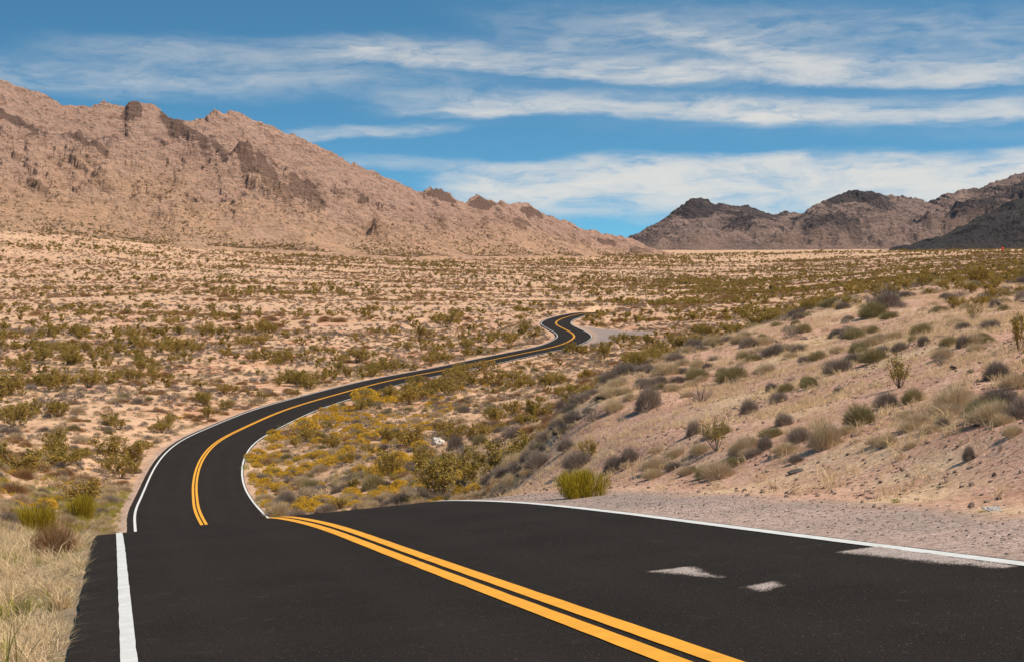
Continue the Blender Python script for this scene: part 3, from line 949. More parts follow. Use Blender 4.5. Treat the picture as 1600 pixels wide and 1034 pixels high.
def bush_meshes(nm, parts, mats):
    """separate stem / crown / blossom meshes and one joined mesh for small sizes"""
    out = {}
    Vs, Fs, Ms, o = [], [], [], 0
    for k, (p, m) in enumerate(zip(parts, mats)):
        if p is None: continue
        V, Fl = p
        out[('stem', 'crown', 'blossom')[k]] = mesh_np(nm, V, Fl, [m])
        for f in Fl:
            Fs.append(f + o); Ms.append(np.full(len(f), k))
        Vs.append(V); o += len(V)
    out['whole'] = mesh_np(nm, np.concatenate(Vs), Fs, [m for m in mats if m], np.concatenate(Ms))
    return out


KINDS = {}
def kind(key, name, cat_, near, far, mats):
    KINDS[key] = dict(name=name, cat=cat_, near=[bush_meshes(name, p, mats) for p in near], far=[bush_meshes(name, p, mats) for p in far])


kind('creosote', 'creosote_bush', 'bush', [creosote(s, 2600, 0.030, 14, 1.0, 0.8, 0.2) for s in (1, 2, 3, 4)], [creosote(s, 300, 0.085, 6, 0.95, 0.85, 0.15) for s in (5, 6, 7, 8)], (M_WOOD, M_CREO, None))
kind('open', 'creosote_bush', 'bush', [creosote(s, 1300, 0.024, 11, 1.0, 0.62, 0.5) for s in (71, 72, 73)], [creosote(75, 130, 0.07, 6)], (M_WOOD, M_CREO, None))
kind('broom', 'green_bush', 'bush', [broom(s, 5200, 0.0085) for s in (9, 10)], [broom(11, 220, 0.05)], (M_WOOD, M_BRIGHT, None))
kind('grey', 'grey_shrub', 'shrub', [dome(s, 3400, 0.0065) for s in (12, 13, 14, 15)], [dome(s, 130, 0.06) for s in (16, 17, 18)], (M_WOOD, M_GREY, None))
kind('tan', 'dry_shrub', 'shrub', [dome(s, 3800, 0.006, 0.6, 0.6, up=0.4, shag=0.22) for s in (19, 20, 21)], [dome(s, 130, 0.055) for s in (22, 23)], (M_WOOD, M_TAN, None))
kind('olive', 'olive_shrub', 'shrub', [dome(s, 4200, 0.0065, 0.6, 0.62, up=0.2, shag=0.2) for s in (24, 25)], [dome(s, 130, 0.06) for s in (26, 27)], (M_WOOD, M_OLIVE, None))
kind('flower', 'flowering_shrub', 'shrub', [dome(s, 3000, 0.007, 0.55, 0.6, flowers=1500, fsize=0.030) for s in (28, 29, 30)], [dome(s, 130, 0.05, flowers=420, fsize=0.085) for s in (31, 32, 33)], (M_WOOD, M_GOLD, M_FLOWER))
kind('bare', 'bare_shrub', 'shrub', [dome(s, 420, 0.012, 0.75, 0.7, 22, up=0.6, inner=0.15, shag=0.3) for s in (34, 35)], [dome(36, 90, 0.04, 0.75, 0.7)], (M_WOOD, M_GREY, None))
kind('rust', 'rusty_shrub', 'shrub', [dome(s, 3200, 0.0065, 0.45, 0.62, up=0.2, shag=0.25) for s in (37, 38)], [dome(s, 130, 0.06, 0.45, 0.62) for s in (39, 40)], (M_WOOD, M_RUST, None))
for k, (h, r) in dict(rust=(.47, .62), creosote=(1.0, .8), open=(1.0, .68), broom=(.75, .62), grey=(.55, .6), tan=(.66, .6), olive=(.64, .62), flower=(.58, .6), bare=(.85, .7)).items():
    KINDS[k]['h'], KINDS[k]['r'] = h, r

# ------------------------------------------------------------------ plants: where they stand
PLACED = []          # x, y, radius of everything already placed
LANDMARKS = []       # px, py, phrase


def put_plant(key, x, y, sx, sz, label, group, rotz=None, parts=False, near=True, sink=0.03):
    K = KINDS[key]
    v = random.choice(K['near' if near else 'far'])
    z = float(ground_z(x, y)) - sink * sz
    rotz = random.random() * 6.283 if rotz is None else rotz
    if parts:
        o = bpy.data.objects.new(K['name'], None); COL.objects.link(o)
        o.empty_display_size = 0.2
        for pn in ('stem', 'crown', 'blossom'):
            if pn in v: link(pn, v[pn], o)
    else:
        o = link(K['name'], v['whole'])
    o.location = (x, y, z); o.rotation_euler = (0, 0, rotz); o.scale = (sx, sx * random.uniform(0.9, 1.1), sz)
    o['label'] = label; o['category'] = K['cat']
    if group: o['group'] = group
    return o


# noteworthy plants: kind, base pixel, width and height in pixels, label
HAND = [
    ('broom', 915, 776, 112, 44, 'bright yellow green bush at the gravel shoulder just past the crest', 'the bright yellow green bush'),
    ('open', 1120, 704, 62, 54, 'open creosote bush with bare fanned stems among pale shrubs on the slope', 'the open creosote bush'),
    ('creosote', 612, 746, 62, 40, 'olive creosote bush below the white boulder, nearer the first bend', 'the paired creosote bushes'),
    ('creosote', 662, 742, 58, 46, 'olive creosote bush below the white boulder, nearer the stony slope', None),
    ('tan', 1290, 698, 62, 50, 'large pale tan domed shrub alone at the top of the bare pink slope', 'the large tan dome'),
    ('olive', 1345, 663, 62, 38, 'big rounded olive green shrub behind the large tan dome', 'the big olive dome'),
    ('grey', 1012, 639, 52, 42, 'tall dark grey shrub with a long shadow high on the slope', 'the tall dark shrub'),
    ('bare', 1095, 628, 46, 30, 'dark twiggy bare shrub next to the tall dark shrub with a long shadow', None),
    ('grey', 1170, 646, 36, 27, 'dark grey shrub uphill from the open creosote bush', None),
    ('grey', 875, 678, 27, 18, 'small dark round shrub on the lip of the slope above two grey mounds', None),
    ('grey', 896, 661, 34, 20, 'dark low shrub touching a bare pale twig bush on the lip', None),
    ('bare', 927, 658, 38, 27, 'bare pale twig bush touching a dark low shrub on the lip', None),
    ('grey', 855, 661, 20, 16, 'small grey shrub at the very edge of the lip', None),
    ('grey', 886, 641, 44, 32, 'wide grey shrub topmost on the lip above the bend', None),
    ('grey', 803, 681, 46, 20, 'long dark low shrub where the slope drops to the valley', None),
    ('grey', 886, 703, 34, 21, 'grey shrub directly uphill of the twin grey mounds', None),
    ('grey', 848, 705, 17, 14, 'tiny dark shrub beside the grey shrub uphill of the mounds', None),
    ('grey', 842, 730, 50, 30, 'grey mound of a shrub with straw at its foot, valley side of the pair', 'the twin grey mounds'),
    ('grey', 905, 729, 62, 29, 'grey mound of a shrub just behind the bright yellow green bush', None),
    ('creosote', 922, 713, 46, 27, 'small olive creosote bush behind the grey mound by the shoulder', None),
    ('grey', 958, 736, 40, 29, 'grey shrub uphill of the bright yellow green bush', None),
    ('grey', 985, 722, 38, 27, 'grey shrub tucked behind a long pale straw mound', None),
    ('tan', 1022, 735, 62, 26, 'long pale straw mound in front of a grey shrub', 'the long straw mound'),
    ('grey', 1083, 679, 28, 27, 'dark shrub close uphill of the open creosote bush', None),
    ('tan', 1158, 709, 46, 30, 'pale grey dome beside the open creosote bush', None),
    ('tan', 1125, 746, 64, 33, 'pale straw shrub lowest on the slope above the gravel', 'the lowest straw shrub'),
    ('tan', 1072, 742, 30, 18, 'small pale straw shrub next to the lowest one', None),
    ('grey', 1196, 702, 32, 23, 'grey dome downhill of the large tan dome', None),
    ('grey', 1224, 664, 36, 23, 'dark grey shrub with green sprigs round it on mid slope', None),
    ('olive', 1205, 682, 46, 18, 'low olive shrub spreading under the dark grey one with sprigs', None),
    ('grey', 1387, 635, 50, 27, 'broad grey shrub behind the big olive dome', None),
    ('open', 1405, 606, 74, 50, 'scraggly creosote bush with a rusty top on the upper slope', 'the scraggly creosote bush'),
    ('olive', 1425, 628, 46, 26, 'dark olive shrub at the foot of the scraggly creosote bush', None),
    ('grey', 1311, 615, 23, 13, 'little dark cushion on bare earth by the middle of the slope', None),
    ('grey', 1217, 629, 36, 20, 'dark shrub leaning over its shadow beside a paler olive one', None),
    ('grey', 1205, 611, 26, 16, 'small dark shrub paired with a pale olive shrub', None),
    ('olive', 1228, 612, 34, 18, 'pale olive shrub paired with a small dark one', None),
    ('grey', 1556, 591, 52, 32, 'grey shrub beside two dark stones', None),
    ('grey', 1515, 718, 25, 26, 'small dark upright shrub alone on the bare pink gravel', 'the lone dark upright shrub'),
    ('bare', 1563, 705, 12, 17, 'tiny bare sprig uphill of the lone dark upright shrub', None),
    ('open', 1618, 632, 120, 150, 'tall open creosote bush cut by the picture edge, long bare branches', 'the tall edge creosote bush'),
    ('creosote', 1592, 548, 44, 62, 'upright yellow green creosote bush behind the tall open one', None),
    ('olive', 1545, 652, 90, 36, 'spread of grey green shrub under the tall open creosote bush', None),
    ('tan', 1480, 650, 62, 26, 'pale tan shrub on the shelf behind the bare pink gravel', None),
    ('tan', 1432, 666, 54, 26, 'whitish shrub next to the big olive dome', None),
    ('grey', 1590, 655, 36, 22, 'dark grey shrub low by the picture edge', None),
    ('tan', 1583, 680, 40, 20, 'whitish low shrub by the picture edge above the gravel', None),
    ('grey', 1505, 542, 30, 21, 'dark ball shaped shrub high on the bare slope', 'the dark ball shrub'),
    ('olive', 1482, 540, 36, 18, 'olive shrub at the side of the dark ball shaped one', None),
    ('grey', 1405, 549, 34, 18, 'flat dark shrub with a shadow on pale upper slope', None),
    ('grey', 1443, 540, 23, 18, 'small round dark shrub between the flat dark one and the ball', None),
    ('bare', 1472, 569, 30, 22, 'brown twiggy shrub below the dark ball shaped one', None),
    ('grey', 1314, 580, 24, 17, 'brown grey shrub casting a long shadow, mid upper slope', None),
    ('open', 1519, 501, 36, 30, 'creosote bush among grey shrubs near the top of the slope', None),
    ('olive', 1337, 529, 40, 18, 'green grey shrub on the shoulder of the slope top', None),
    ('olive', 1278, 562, 34, 18, 'grey green shrub on the slope before the valley flat', None),
    ('olive', 1330, 566, 28, 14, 'low green shrub on pale earth uphill of the long shadow', None),
    ('rust', 85, 868, 84, 62, 'rusty brown bushy grass mound on the verge outside the white line', None),
    ('broom', 55, 832, 110, 46, 'wide yellow green shrub where the verge drops to the valley', None),
    ('broom', 132, 812, 66, 40, 'yellow tinged shrub on the dropping verge close to the crest', None),
    ('creosote', 188, 747, 66, 36, 'dark green creosote bush at the outer gravel edge of the first bend', 'the creosote bush by the outer edge'),
    ('creosote', 40, 748, 32, 22, 'small round creosote bush on pale earth, outermost of the first bend', None),
    ('creosote', 135, 716, 26, 18, 'small creosote bush just uphill of the bigger one at the outer edge', None),
    ('creosote', 325, 655, 34, 24, 'creosote bush close to the outer white line where the bend opens', None),
    ('creosote', 262, 672, 38, 28, 'yellowish creosote bush a little back from the outer white line', None),
    ('creosote', 408, 628, 30, 18, 'creosote bush above the outer edge of the long straight', None),
    ('flower', 478, 672, 46, 20, 'golden flowering shrub at the inner edge of the first bend', 'the golden flowering shrub'),
    ('flower', 570, 622, 46, 16, 'golden flowering shrub at the far end of the inner verge', None),
    ('creosote', 548, 724, 30, 20, 'small green creosote bush in the middle of the inner verge', None),
    ('creosote', 552, 768, 34, 22, 'fresh green bush low in the inner verge near the crest', None),
    ('grey', 540, 757, 26, 16, 'dark grey shrub next to the fresh green bush low in the verge', None),
    ('creosote', 700, 618, 62, 30, 'wide olive creosote bush across the valley from the boulder', None),
    ('creosote', 640, 632, 70, 32, 'broad creosote bush in front of the long straight', None),
    ('creosote', 770, 660, 40, 22, 'green creosote bush on the flat just below the lip', None),
    ('olive', 752, 696, 34, 22, 'grey green shrub at the foot of the lip', None),
    ('grey', 712, 702, 32, 26, 'dark grey shrub between the boulder and the lip', None),
    ('bare', 722, 728, 72, 42, 'large pale bare shrub at the foot of the stony lip', 'the large pale bare shrub'),
    ('bare', 655, 778, 76, 26, 'pale grey bare shrub behind the crest of the near road', None),
    ('grey', 445, 792, 42, 30, 'dark olive shrub at the inner edge right above the hidden dip', None),
    ('creosote', 945, 560, 50, 26, 'creosote bush in front of the gravel turnout', None),
    ('creosote', 975, 532, 18, 13, 'round green creosote bush on the gravel turnout edge', None),
    ('creosote', 1000, 575, 46, 26, 'broad creosote bush beside a bare red patch', None),
]
GROUPS = dict(creosote='creosote bushes', open='creosote bushes', broom='green bushes', grey='grey shrubs', tan='dry straw coloured shrubs', olive='olive shrubs', flower='golden flowering shrubs', bare='bare twig shrubs', rust='rust brown shrubs')
for key, px, py, w, h, lab, lm in HAND:
    x, y, z = locate(px, py)
    if road_off(x, y) > -4.6 and road_off(x, y) < 4.2 and y < 600:
        print('hand plant on road:', px, py, round(y, 1)); continue
    K = KINDS[key]
    W = w / FPX * y; H = h / FPX * y
    put_plant(key, x, y, W / 2 / K['r'], H / K['h'] * 1.05, lab, GROUPS[key], parts=w >= 24)
    PLACED.append((x, y, W * 0.42))
    if lm: LANDMARKS.append((px, py - h / 2, lm))

# ------------------------------------------------------------------ boulders and other small things
def rock_mesh(seed, n=2, flat=0.7, mats=()):
    import bmesh
    bm = bmesh.new()
    bmesh.ops.create_icosphere(bm, subdivisions=n, radius=1)
    g = np.random.default_rng(seed)
    pl = unit(g.normal(size=(7, 3)))
    for v in bm.verts:
        c = np.array(v.co)
        k = 1.0
        for q in pl:
            dd = float(c @ q)
            if dd > 0.62: k = min(k, 0.62 / dd)
        c = c * k * (1, g.uniform(0.98, 1.02), flat) * (1 + 0.08 * g.normal())
        v.co = c
    me = bpy.data.meshes.new('rock'); bm.to_mesh(me); bm.free()
    for m in mats: me.materials.append(m)
    return me


def mat_stone(name, a, c, sc_=9.0):
    m, t, b = material(name, 0.9, 0.2)
    P = t.new('ShaderNodeTexCoord').outputs['Object']
    oi = t.new('ShaderNodeObjectInfo').outputs['Random']
    n = t.noise(P, sc_ * 0.3, 5, 0.65)
    col = t.mix(t.ss(n, 0.35, 0.65), a, c)
    col = t.mix(1.0, col, t.mix(oi, (0.62, 0.62, 0.62), (1.25, 1.2, 1.15)), 'MULTIPLY')
    t.l.new(col, b.inputs['Base Color'])
    bump(t, b, n, 0.15)
    return m


M_WHITE_ROCK = mat_stone('white_quartz', (0.80, 0.76, 0.72), (0.62, 0.58, 0.55))
M_DARK_ROCK_AND_HOLLOW = mat_stone('dark_stone_and_hollow', (0.10, 0.085, 0.085), (0.17, 0.14, 0.13))  # real dark stones, and the painted shade of the hollow
M_PINK_ROCK = mat_stone('pink_stone', (0.58, 0.42, 0.33), (0.36, 0.235, 0.18))
for i, (px, py, w, h, mt, lab, lm) in enumerate([
    (685, 694, 22, 15, M_WHITE_ROCK, 'white boulder lying in the scrub of the valley floor', 'the white boulder'),
    (1490, 577, 16, 8, M_DARK_ROCK_AND_HOLLOW, 'larger of two dark stones on the upper slope', None),
    (1517, 582, 12, 8, M_DARK_ROCK_AND_HOLLOW, 'smaller of two dark stones on the upper slope', None),
    (1243, 738, 26, 7, M_DARK_ROCK_AND_HOLLOW, 'flat dark stone put in for a shadowed hollow on the bare pink slope', 'the shadowed hollow'),  # only shade in a hollow, put in as a flat dark shape
    (1552, 797, 36, 6, M_WHITE_ROCK, 'flat whitish stone beside the gravel shoulder', None),
    (800, 755, 12, 8, M_PINK_ROCK, 'pinkish stone at the back of the gravel by the crest', None)]):
    x, y, z = locate(px, py)
    o = link('boulder', rock_mesh(900 + i, 3, 0.75, [mt]), label=lab, category='rock')
    o.location = (x, y, z + h / FPX * y * 0.2); o.scale = (w / FPX * y / 2 * 1.15, w / FPX * y / 2 * 0.9, h / FPX * y / 2 * 1.7)
    o.rotation_euler = (0.1, 0.15, i * 1.3)
    PLACED.append((x, y, w / FPX * y * 0.6))
    if lm: LANDMARKS.append((px, py, lm))


def post(name, px, py, hpx, wpx, mats, lab, panel):
    """slim marker post with a panel near its top"""
    import bmesh
    x, y, z = locate(px, py)
    H, W = hpx / FPX * y, wpx / FPX * y
    o = bpy.data.objects.new(name, None); COL.objects.link(o)
    o.location = (x, y, z); o['label'] = lab; o['category'] = 'marker post'
    def box(nm, cx, cy, cz, sx, sy, sz, m):
        bm = bmesh.new(); bmesh.ops.create_cube(bm, size=1)
        for v in bm.verts: v.co = (cx + v.co.x * sx, cy + v.co.y * sy, cz + v.co.z * sz)
        bmesh.ops.bevel(bm, geom=bm.edges[:], offset=min(sx, sy, sz) * 0.2, segments=1, affect='EDGES')
        me = bpy.data.meshes.new(nm); bm.to_mesh(me); bm.free(); me.materials.append(m)
        link(nm, me, o)
    box('pole', 0, 0, H / 2 - 0.1, W * 0.32, W * 0.32, H + 0.2, mats[0])
    box('panel', 0, -W * 0.25, H - panel * H / 2, W, W * 0.16, panel * H, mats[1])


def mat_plain(name, col):
    m, t, b = material(name, 0.6, 0.3)
    n = t.noise(t.new('ShaderNodeTexCoord').outputs['Object'], 3.0)
    t.l.new(t.mix(t.ss(n, 0.35, 0.7), col, tuple(c * 0.8 for c in col)), b.inputs['Base Color'])
    return m


M_RED = mat_plain('red_paint', (0.70, 0.085, 0.04)); M_POSTGREY = mat_plain('grey_metal', (0.28, 0.27, 0.28)); M_POSTWHITE = mat_plain('white_plastic', (0.75, 0.74, 0.72))
post('marker_post', 1566.5, 394, 8, 3.6, (M_RED, M_RED), 'small red marker post on the skyline of the plain under the black hill', 0.6)
post('marker_post', 975, 527, 7, 2.2, (M_POSTGREY, M_POSTGREY), 'thin grey marker post on the gravel turnout', 0.35)
post('marker_post', 845, 509, 5, 1.8, (M_POSTWHITE, M_POSTWHITE), 'tiny white marker post at the outer edge of the far bend', 0.5)
LANDMARKS += [(975, 515, 'the gravel turnout'), (860, 520, 'the far bend'), (395, 745, "the first bend's inner line"), (230, 740, "the first bend's outer line"), (700, 577, 'the long straight')]

# ------------------------------------------------------------------ scattered plants
SIDE = 7.0


def wedge(n, y0, y1, umax=0.325):
    F = lambda v: umax * v * v / 2 + SIDE * v             # a little wider than the picture, for a look from the side
    c = rng.uniform(F(y0), F(y1), n)
    y = (-SIDE + np.sqrt(SIDE * SIDE + 2 * umax * c)) / umax
    return rng.uniform(-1, 1, n) * (umax * y + SIDE), y


def area(y0, y1, umax=0.325): return umax * (y1 * y1 - y0 * y0) + 2 * SIDE * (y1 - y0)


PX_, PY_, PR_ = (np.array(v) for v in zip(*PLACED))
CAND = {k: [] for k in KINDS}


def scatter(key, y0, y1, dens, size, jitter=0.35, tall=1.0, base=5.0):
    """dens(x, y, off, hill) plants per square metre (at most dmax); size metres of radius"""
    dmax, fn = dens
    n = int(area(y0, y1) * dmax)
    x, y = wedge(n, y0, y1)
    off = road_off(x, y); hill = hill_side(x, y)
    keep = rng.random(n) < fn(x, y, off, hill) / dmax
    keep &= ~((np.abs(off) < base) & (y < 640))
    keep &= poly_mask(x, y, TURNOUT, 2.0) < 0.4
    x, y = x[keep], y[keep]
    ok = np.ones(len(x), bool)
    for a, b, r in PLACED: ok &= (x - a) ** 2 + (y - b) ** 2 > r * r
    x, y = x[ok], y[ok]
    s = size * np.exp(rng.normal(size=len(x)) * jitter)
    z = ground_z(x, y)
    vis = shown(x, y, z, s * 0.8)
    CAND[key].append(np.c_[x, y, z, s, s * tall * rng.uniform(0.8, 1.2, len(x))][vis])


patch = lambda x, y, s, sd, lo=-0.1, hi=0.25: smooth(fbm(x / s, y / s, 3, seed=sd), lo, hi)
outside = lambda hill: 1 - smooth(hill, 0.2, 0.6)
band = lambda x, y: smooth(fbm(x / 210, y / 75, 4, seed=404), -0.10, 0.22)
# valley and plain
scatter('creosote', 75, 420, (0.075, lambda x, y, o, h: 0.075 * (0.10 + 0.90 * patch(x, y, 28, 401)) * outside(h) * np.where((o > 0) & (o < 26) & (y < 230), 0.3, 1) * np.where((o < 0) & (o > -45), 0.15 + 0.85 * smooth(y, 105, 130), 1)), 1.1, 0.38, 1.05)
scatter('creosote', 420, 2000, (0.075, lambda x, y, o, h: 0.055 * (0.06 + 0.94 * band(x, y) * (0.35 + 0.65 * patch(x, y, 45, 402))) * np.where((y > 420) & (y < 1100), 0.6 + 0.9 * smooth(x / y, 0.03, 0.12), 0.9)), 1.45, 0.3, 0.85)
scatter('grey', 75, 420, (0.40, lambda x, y, o, h: 0.40 * (0.25 + 0.75 * patch(x, y, 20, 411)) * outside(h)), 0.42, 0.3, 0.9)
scatter('grey', 420, 1500, (0.07, lambda x, y, o, h: 0.07 * (0.25 + 0.75 * patch(x, y, 60, 412))), 0.55, 0.3, 0.9)
scatter('tan', 75, 420, (0.34, lambda x, y, o, h: 0.34 * (0.2 + 0.8 * patch(x, y, 16, 421)) * outside(h)), 0.42, 0.3, 0.9)
scatter('tan', 420, 1000, (0.02, lambda x, y, o, h: 0.02 * patch(x, y, 60, 422)), 0.55, 0.3, 0.9)
scatter('olive', 75, 420, (0.03, lambda x, y, o, h: 0.03 * patch(x, y, 24, 431) * outside(h)), 0.5, 0.3, 0.9)
scatter('rust', 75, 420, (0.16, lambda x, y, o, h: 0.16 * patch(x, y, 26, 461, -0.15, 0.2) * outside(h)), 0.55, 0.35, 0.7)
scatter('rust', 420, 1600, (0.065, lambda x, y, o, h: 0.065 * patch(x, y / 0.5, 110, 462)), 0.9, 0.35, 0.65)
inner = lambda o, y: smooth(o, 3.5, 4.3) * (1 - smooth(o, 9, 24)) * smooth(y, 85, 95) * (1 - smooth(y, 225, 260))
scatter('tan', 85, 270, (0.3, lambda x, y, o, h: 0.3 * inner(o, y) * outside(h)), 0.42, 0.3, 0.95, 4.1)
scatter('flower', 85, 270, (1.0, lambda x, y, o, h: (1.0 * inner(o, y) * patch(x, y, 9, 441, -0.15, 0.15) + 0.05 * smooth(-o, 5, 6) * (1 - smooth(-o, 8, 14)) * patch(x, y, 14, 442)) * outside(h)), 0.38, 0.3, 0.9, 4.05)
scatter('olive', 85, 270, (0.03, lambda x, y, o, h: 0.03 * inner(o, y) * outside(h)), 0.5, 0.3, 0.9, 4.8)
scatter('tan', 90, 480, (0.16, lambda x, y, o, h: 0.16 * smooth(np.abs(o), 4.5, 6) * (1 - smooth(np.abs(o), 7, 13)) * outside(h)), 0.4, 0.3, 0.9, 4.9)
# the near hillside
free = lambda x, y, o: smooth(o, 9.5, 14) if True else 1
scatter('grey', 30, 190, (0.20, lambda x, y, o, h: 0.20 * smooth(h, 0.4, 0.8) * smooth(o, 9, 15) * (0.45 + 0.55 * smooth(y, 60, 85)) * patch(x, y, 6, 451, -0.2, 0.2)), 0.27, 0.4, 0.95)
scatter('tan', 30, 190, (0.19, lambda x, y, o, h: 0.19 * smooth(h, 0.4, 0.8) * smooth(o, 9, 14) * (0.5 + 0.5 * smooth(y, 60, 85)) * patch(x, y, 7, 452, -0.2, 0.2)), 0.29, 0.4, 0.95)
scatter('olive', 40, 190, (0.05, lambda x, y, o, h: 0.05 * smooth(h, 0.4, 0.8) * smooth(o, 10, 20)), 0.35, 0.3, 0.9)
scatter('bare', 40, 190, (0.012, lambda x, y, o, h: 0.012 * smooth(h, 0.4, 0.8) * smooth(o, 12, 18)), 0.40, 0.3, 0.95)
scatter('creosote', 70, 200, (0.06, lambda x, y, o, h: 0.06 * smooth(h, 0.4, 0.8) * smooth(o, 26, 38)), 0.5, 0.3, 0.95)
belt = [locate(*p)[:2] for p in ((950, 745), (1040, 728), (1150, 712), (1260, 690), (1350, 672), (1450, 660), (1600, 668))]
belt2 = [locate(*p)[:2] for p in ((705, 772), (750, 750), (820, 700), (870, 672), (930, 625), (1000, 600), (1080, 570), (1160, 545))]


def near_line(x, y, line, r):
    d = np.full(np.shape(x), 1e9)
    for (ax, ay), (bx, by) in zip(line[:-1], line[1:]):
        q = np.clip(((x - ax) * (bx - ax) + (y - ay) * (by - ay)) / ((bx - ax) ** 2 + (by - ay) ** 2), 0, 1)
        d = np.minimum(d, np.hypot(x - ax - q * (bx - ax), y - ay - q * (by - ay)))
    return 1 - smooth(d, r * 0.4, r)


scatter('tan', 24, 60, (0.9, lambda x, y, o, h: 0.9 * near_line(x, y, belt, 2.2) * smooth(o, 7, 9)), 0.24, 0.35, 0.85)
scatter('grey', 24, 60, (0.22, lambda x, y, o, h: 0.22 * near_line(x, y, belt, 2.6) * smooth(o, 7, 9)), 0.22, 0.3, 0.95)
scatter('olive', 24, 60, (0.12, lambda x, y, o, h: 0.12 * near_line(x, y, belt, 3.0) * smooth(o, 7, 9)), 0.24, 0.3, 0.9)
scatter('grey', 36, 140, (0.40, lambda x, y, o, h: 0.40 * near_line(x, y, belt2, 6) * smooth(o, 5, 6.5)), 0.28, 0.35, 0.9)
scatter('tan', 36, 140, (0.40, lambda x, y, o, h: 0.40 * near_line(x, y, belt2, 8) * smooth(o, 5, 6.5)), 0.28, 0.35, 0.9)
scatter('bare', 40, 140, (0.08, lambda x, y, o, h: 0.08 * near_line(x, y, belt2, 6) * smooth(o, 6, 8)), 0.30, 0.3, 0.9)
# the verge left of the near road
scatter('flower', 60, 130, (0.10, lambda x, y, o, h: 0.10 * smooth(-o, 5, 6) * (1 - smooth(-o, 12, 24))), 0.35, 0.3, 0.8)
scatter('tan', 60, 130, (0.40, lambda x, y, o, h: 0.40 * smooth(-o, 4.3, 5) * (1 - smooth(-o, 14, 28))), 0.36, 0.35, 0.85, 4.5)
scatter('tan', 16, 80, (0.22, lambda x, y, o, h: 0.22 * smooth(-o, 4.8, 6.5)), 0.32, 0.3, 0.9, 5.4)
scatter('olive', 16, 90, (0.16, lambda x, y, o, h: 0.16 * smooth(-o, 4.9, 7)), 0.34, 0.3, 0.9, 5.4)

ORD = ['nearest', 'second nearest', 'third nearest', 'fourth nearest', 'fifth nearest']
LOOK = dict(creosote='olive creosote bush', grey='twiggy grey shrub', tan='dry straw shrub', olive='olive toned shrub', flower='golden flowering shrub', bare='bare twig shrub', rust='rust brown shrub')
STUFF = {}
LMP = np.array([(a, b) for a, b, _ in LANDMARKS], float)


def zone_of(x, y, off, hill):
    if hill > 0.5: return 'on the stony slope above the road'
    if y < 82: return 'on the grassy verge outside the near white line'
    if off > 0 and y < 260: return 'inside the first bend'
    if y < 420: return 'on the red and sandy flat around the bends'
    return 'on the far sandy plain below the mountains'


n_ind = {}
for key, rows in CAND.items():
    if not rows: continue
    A = np.concatenate(rows)
    px, py = to_px(A[:, 0], A[:, 1], A[:, 2])
    inside = (px > -5) & (px < 1605) & (py < 1040)
    size = A[:, 3] * A[:, 4] / A[:, 1] ** 2 * inside
    n_hand = sum(1 for hnd in HAND if KINDS[hnd[0]]['name'] == KINDS[key]['name'])
    order = np.argsort(-size)[:max(0, 300 - n_hand)]
    rest = np.ones(len(A), bool); rest[order] = False
    STUFF[key] = A[rest]
    n_ind[key] = (len(order), int(rest.sum()))
    # which landmark each one stands by, and its rank there
    P2 = np.c_[px[order], py[order] - 6]
    D = np.hypot(P2[:, None, 0] - LMP[None, :, 0], (P2[:, None, 1] - LMP[None, :, 1]) * 1.5)
    rank = np.argsort(np.argsort(D, axis=0), axis=0)
    offs = road_off(A[order, 0], A[order, 1]); hl = hill_side(A[order, 0], A[order, 1])
    hand_px = np.array([(hh[1], hh[2] - hh[4] / 2) for hh in HAND if KINDS[hh[0]]['name'] == KINDS[key]['name']] or [(-1e4, -1e4)], float)
    for q, i in enumerate(order):
        x, y, z, s, h = A[i]
        cand_ = [(D[q, l], l) for l in range(len(LMP)) if rank[q, l] < 5]
        zone = zone_of(x, y, offs[q], hl[q])
        if cand_:
            _, l = min(cand_)
            label = f'{LOOK[key]}, {ORD[rank[q, l]]} smaller one to {LANDMARKS[l][2]}'
            group = GROUPS[key]
        else:
            label = f'{LOOK[key]} {zone}, one of many'
            group = f'{GROUPS[key]} {zone}'
        wpx = 2 * s / y * FPX
        put_plant(key, x, y, s / KINDS[key]['r'], h / KINDS[key]['h'], label, group, parts=wpx >= 30, near=wpx >= 11)
print('plants:', n_ind)


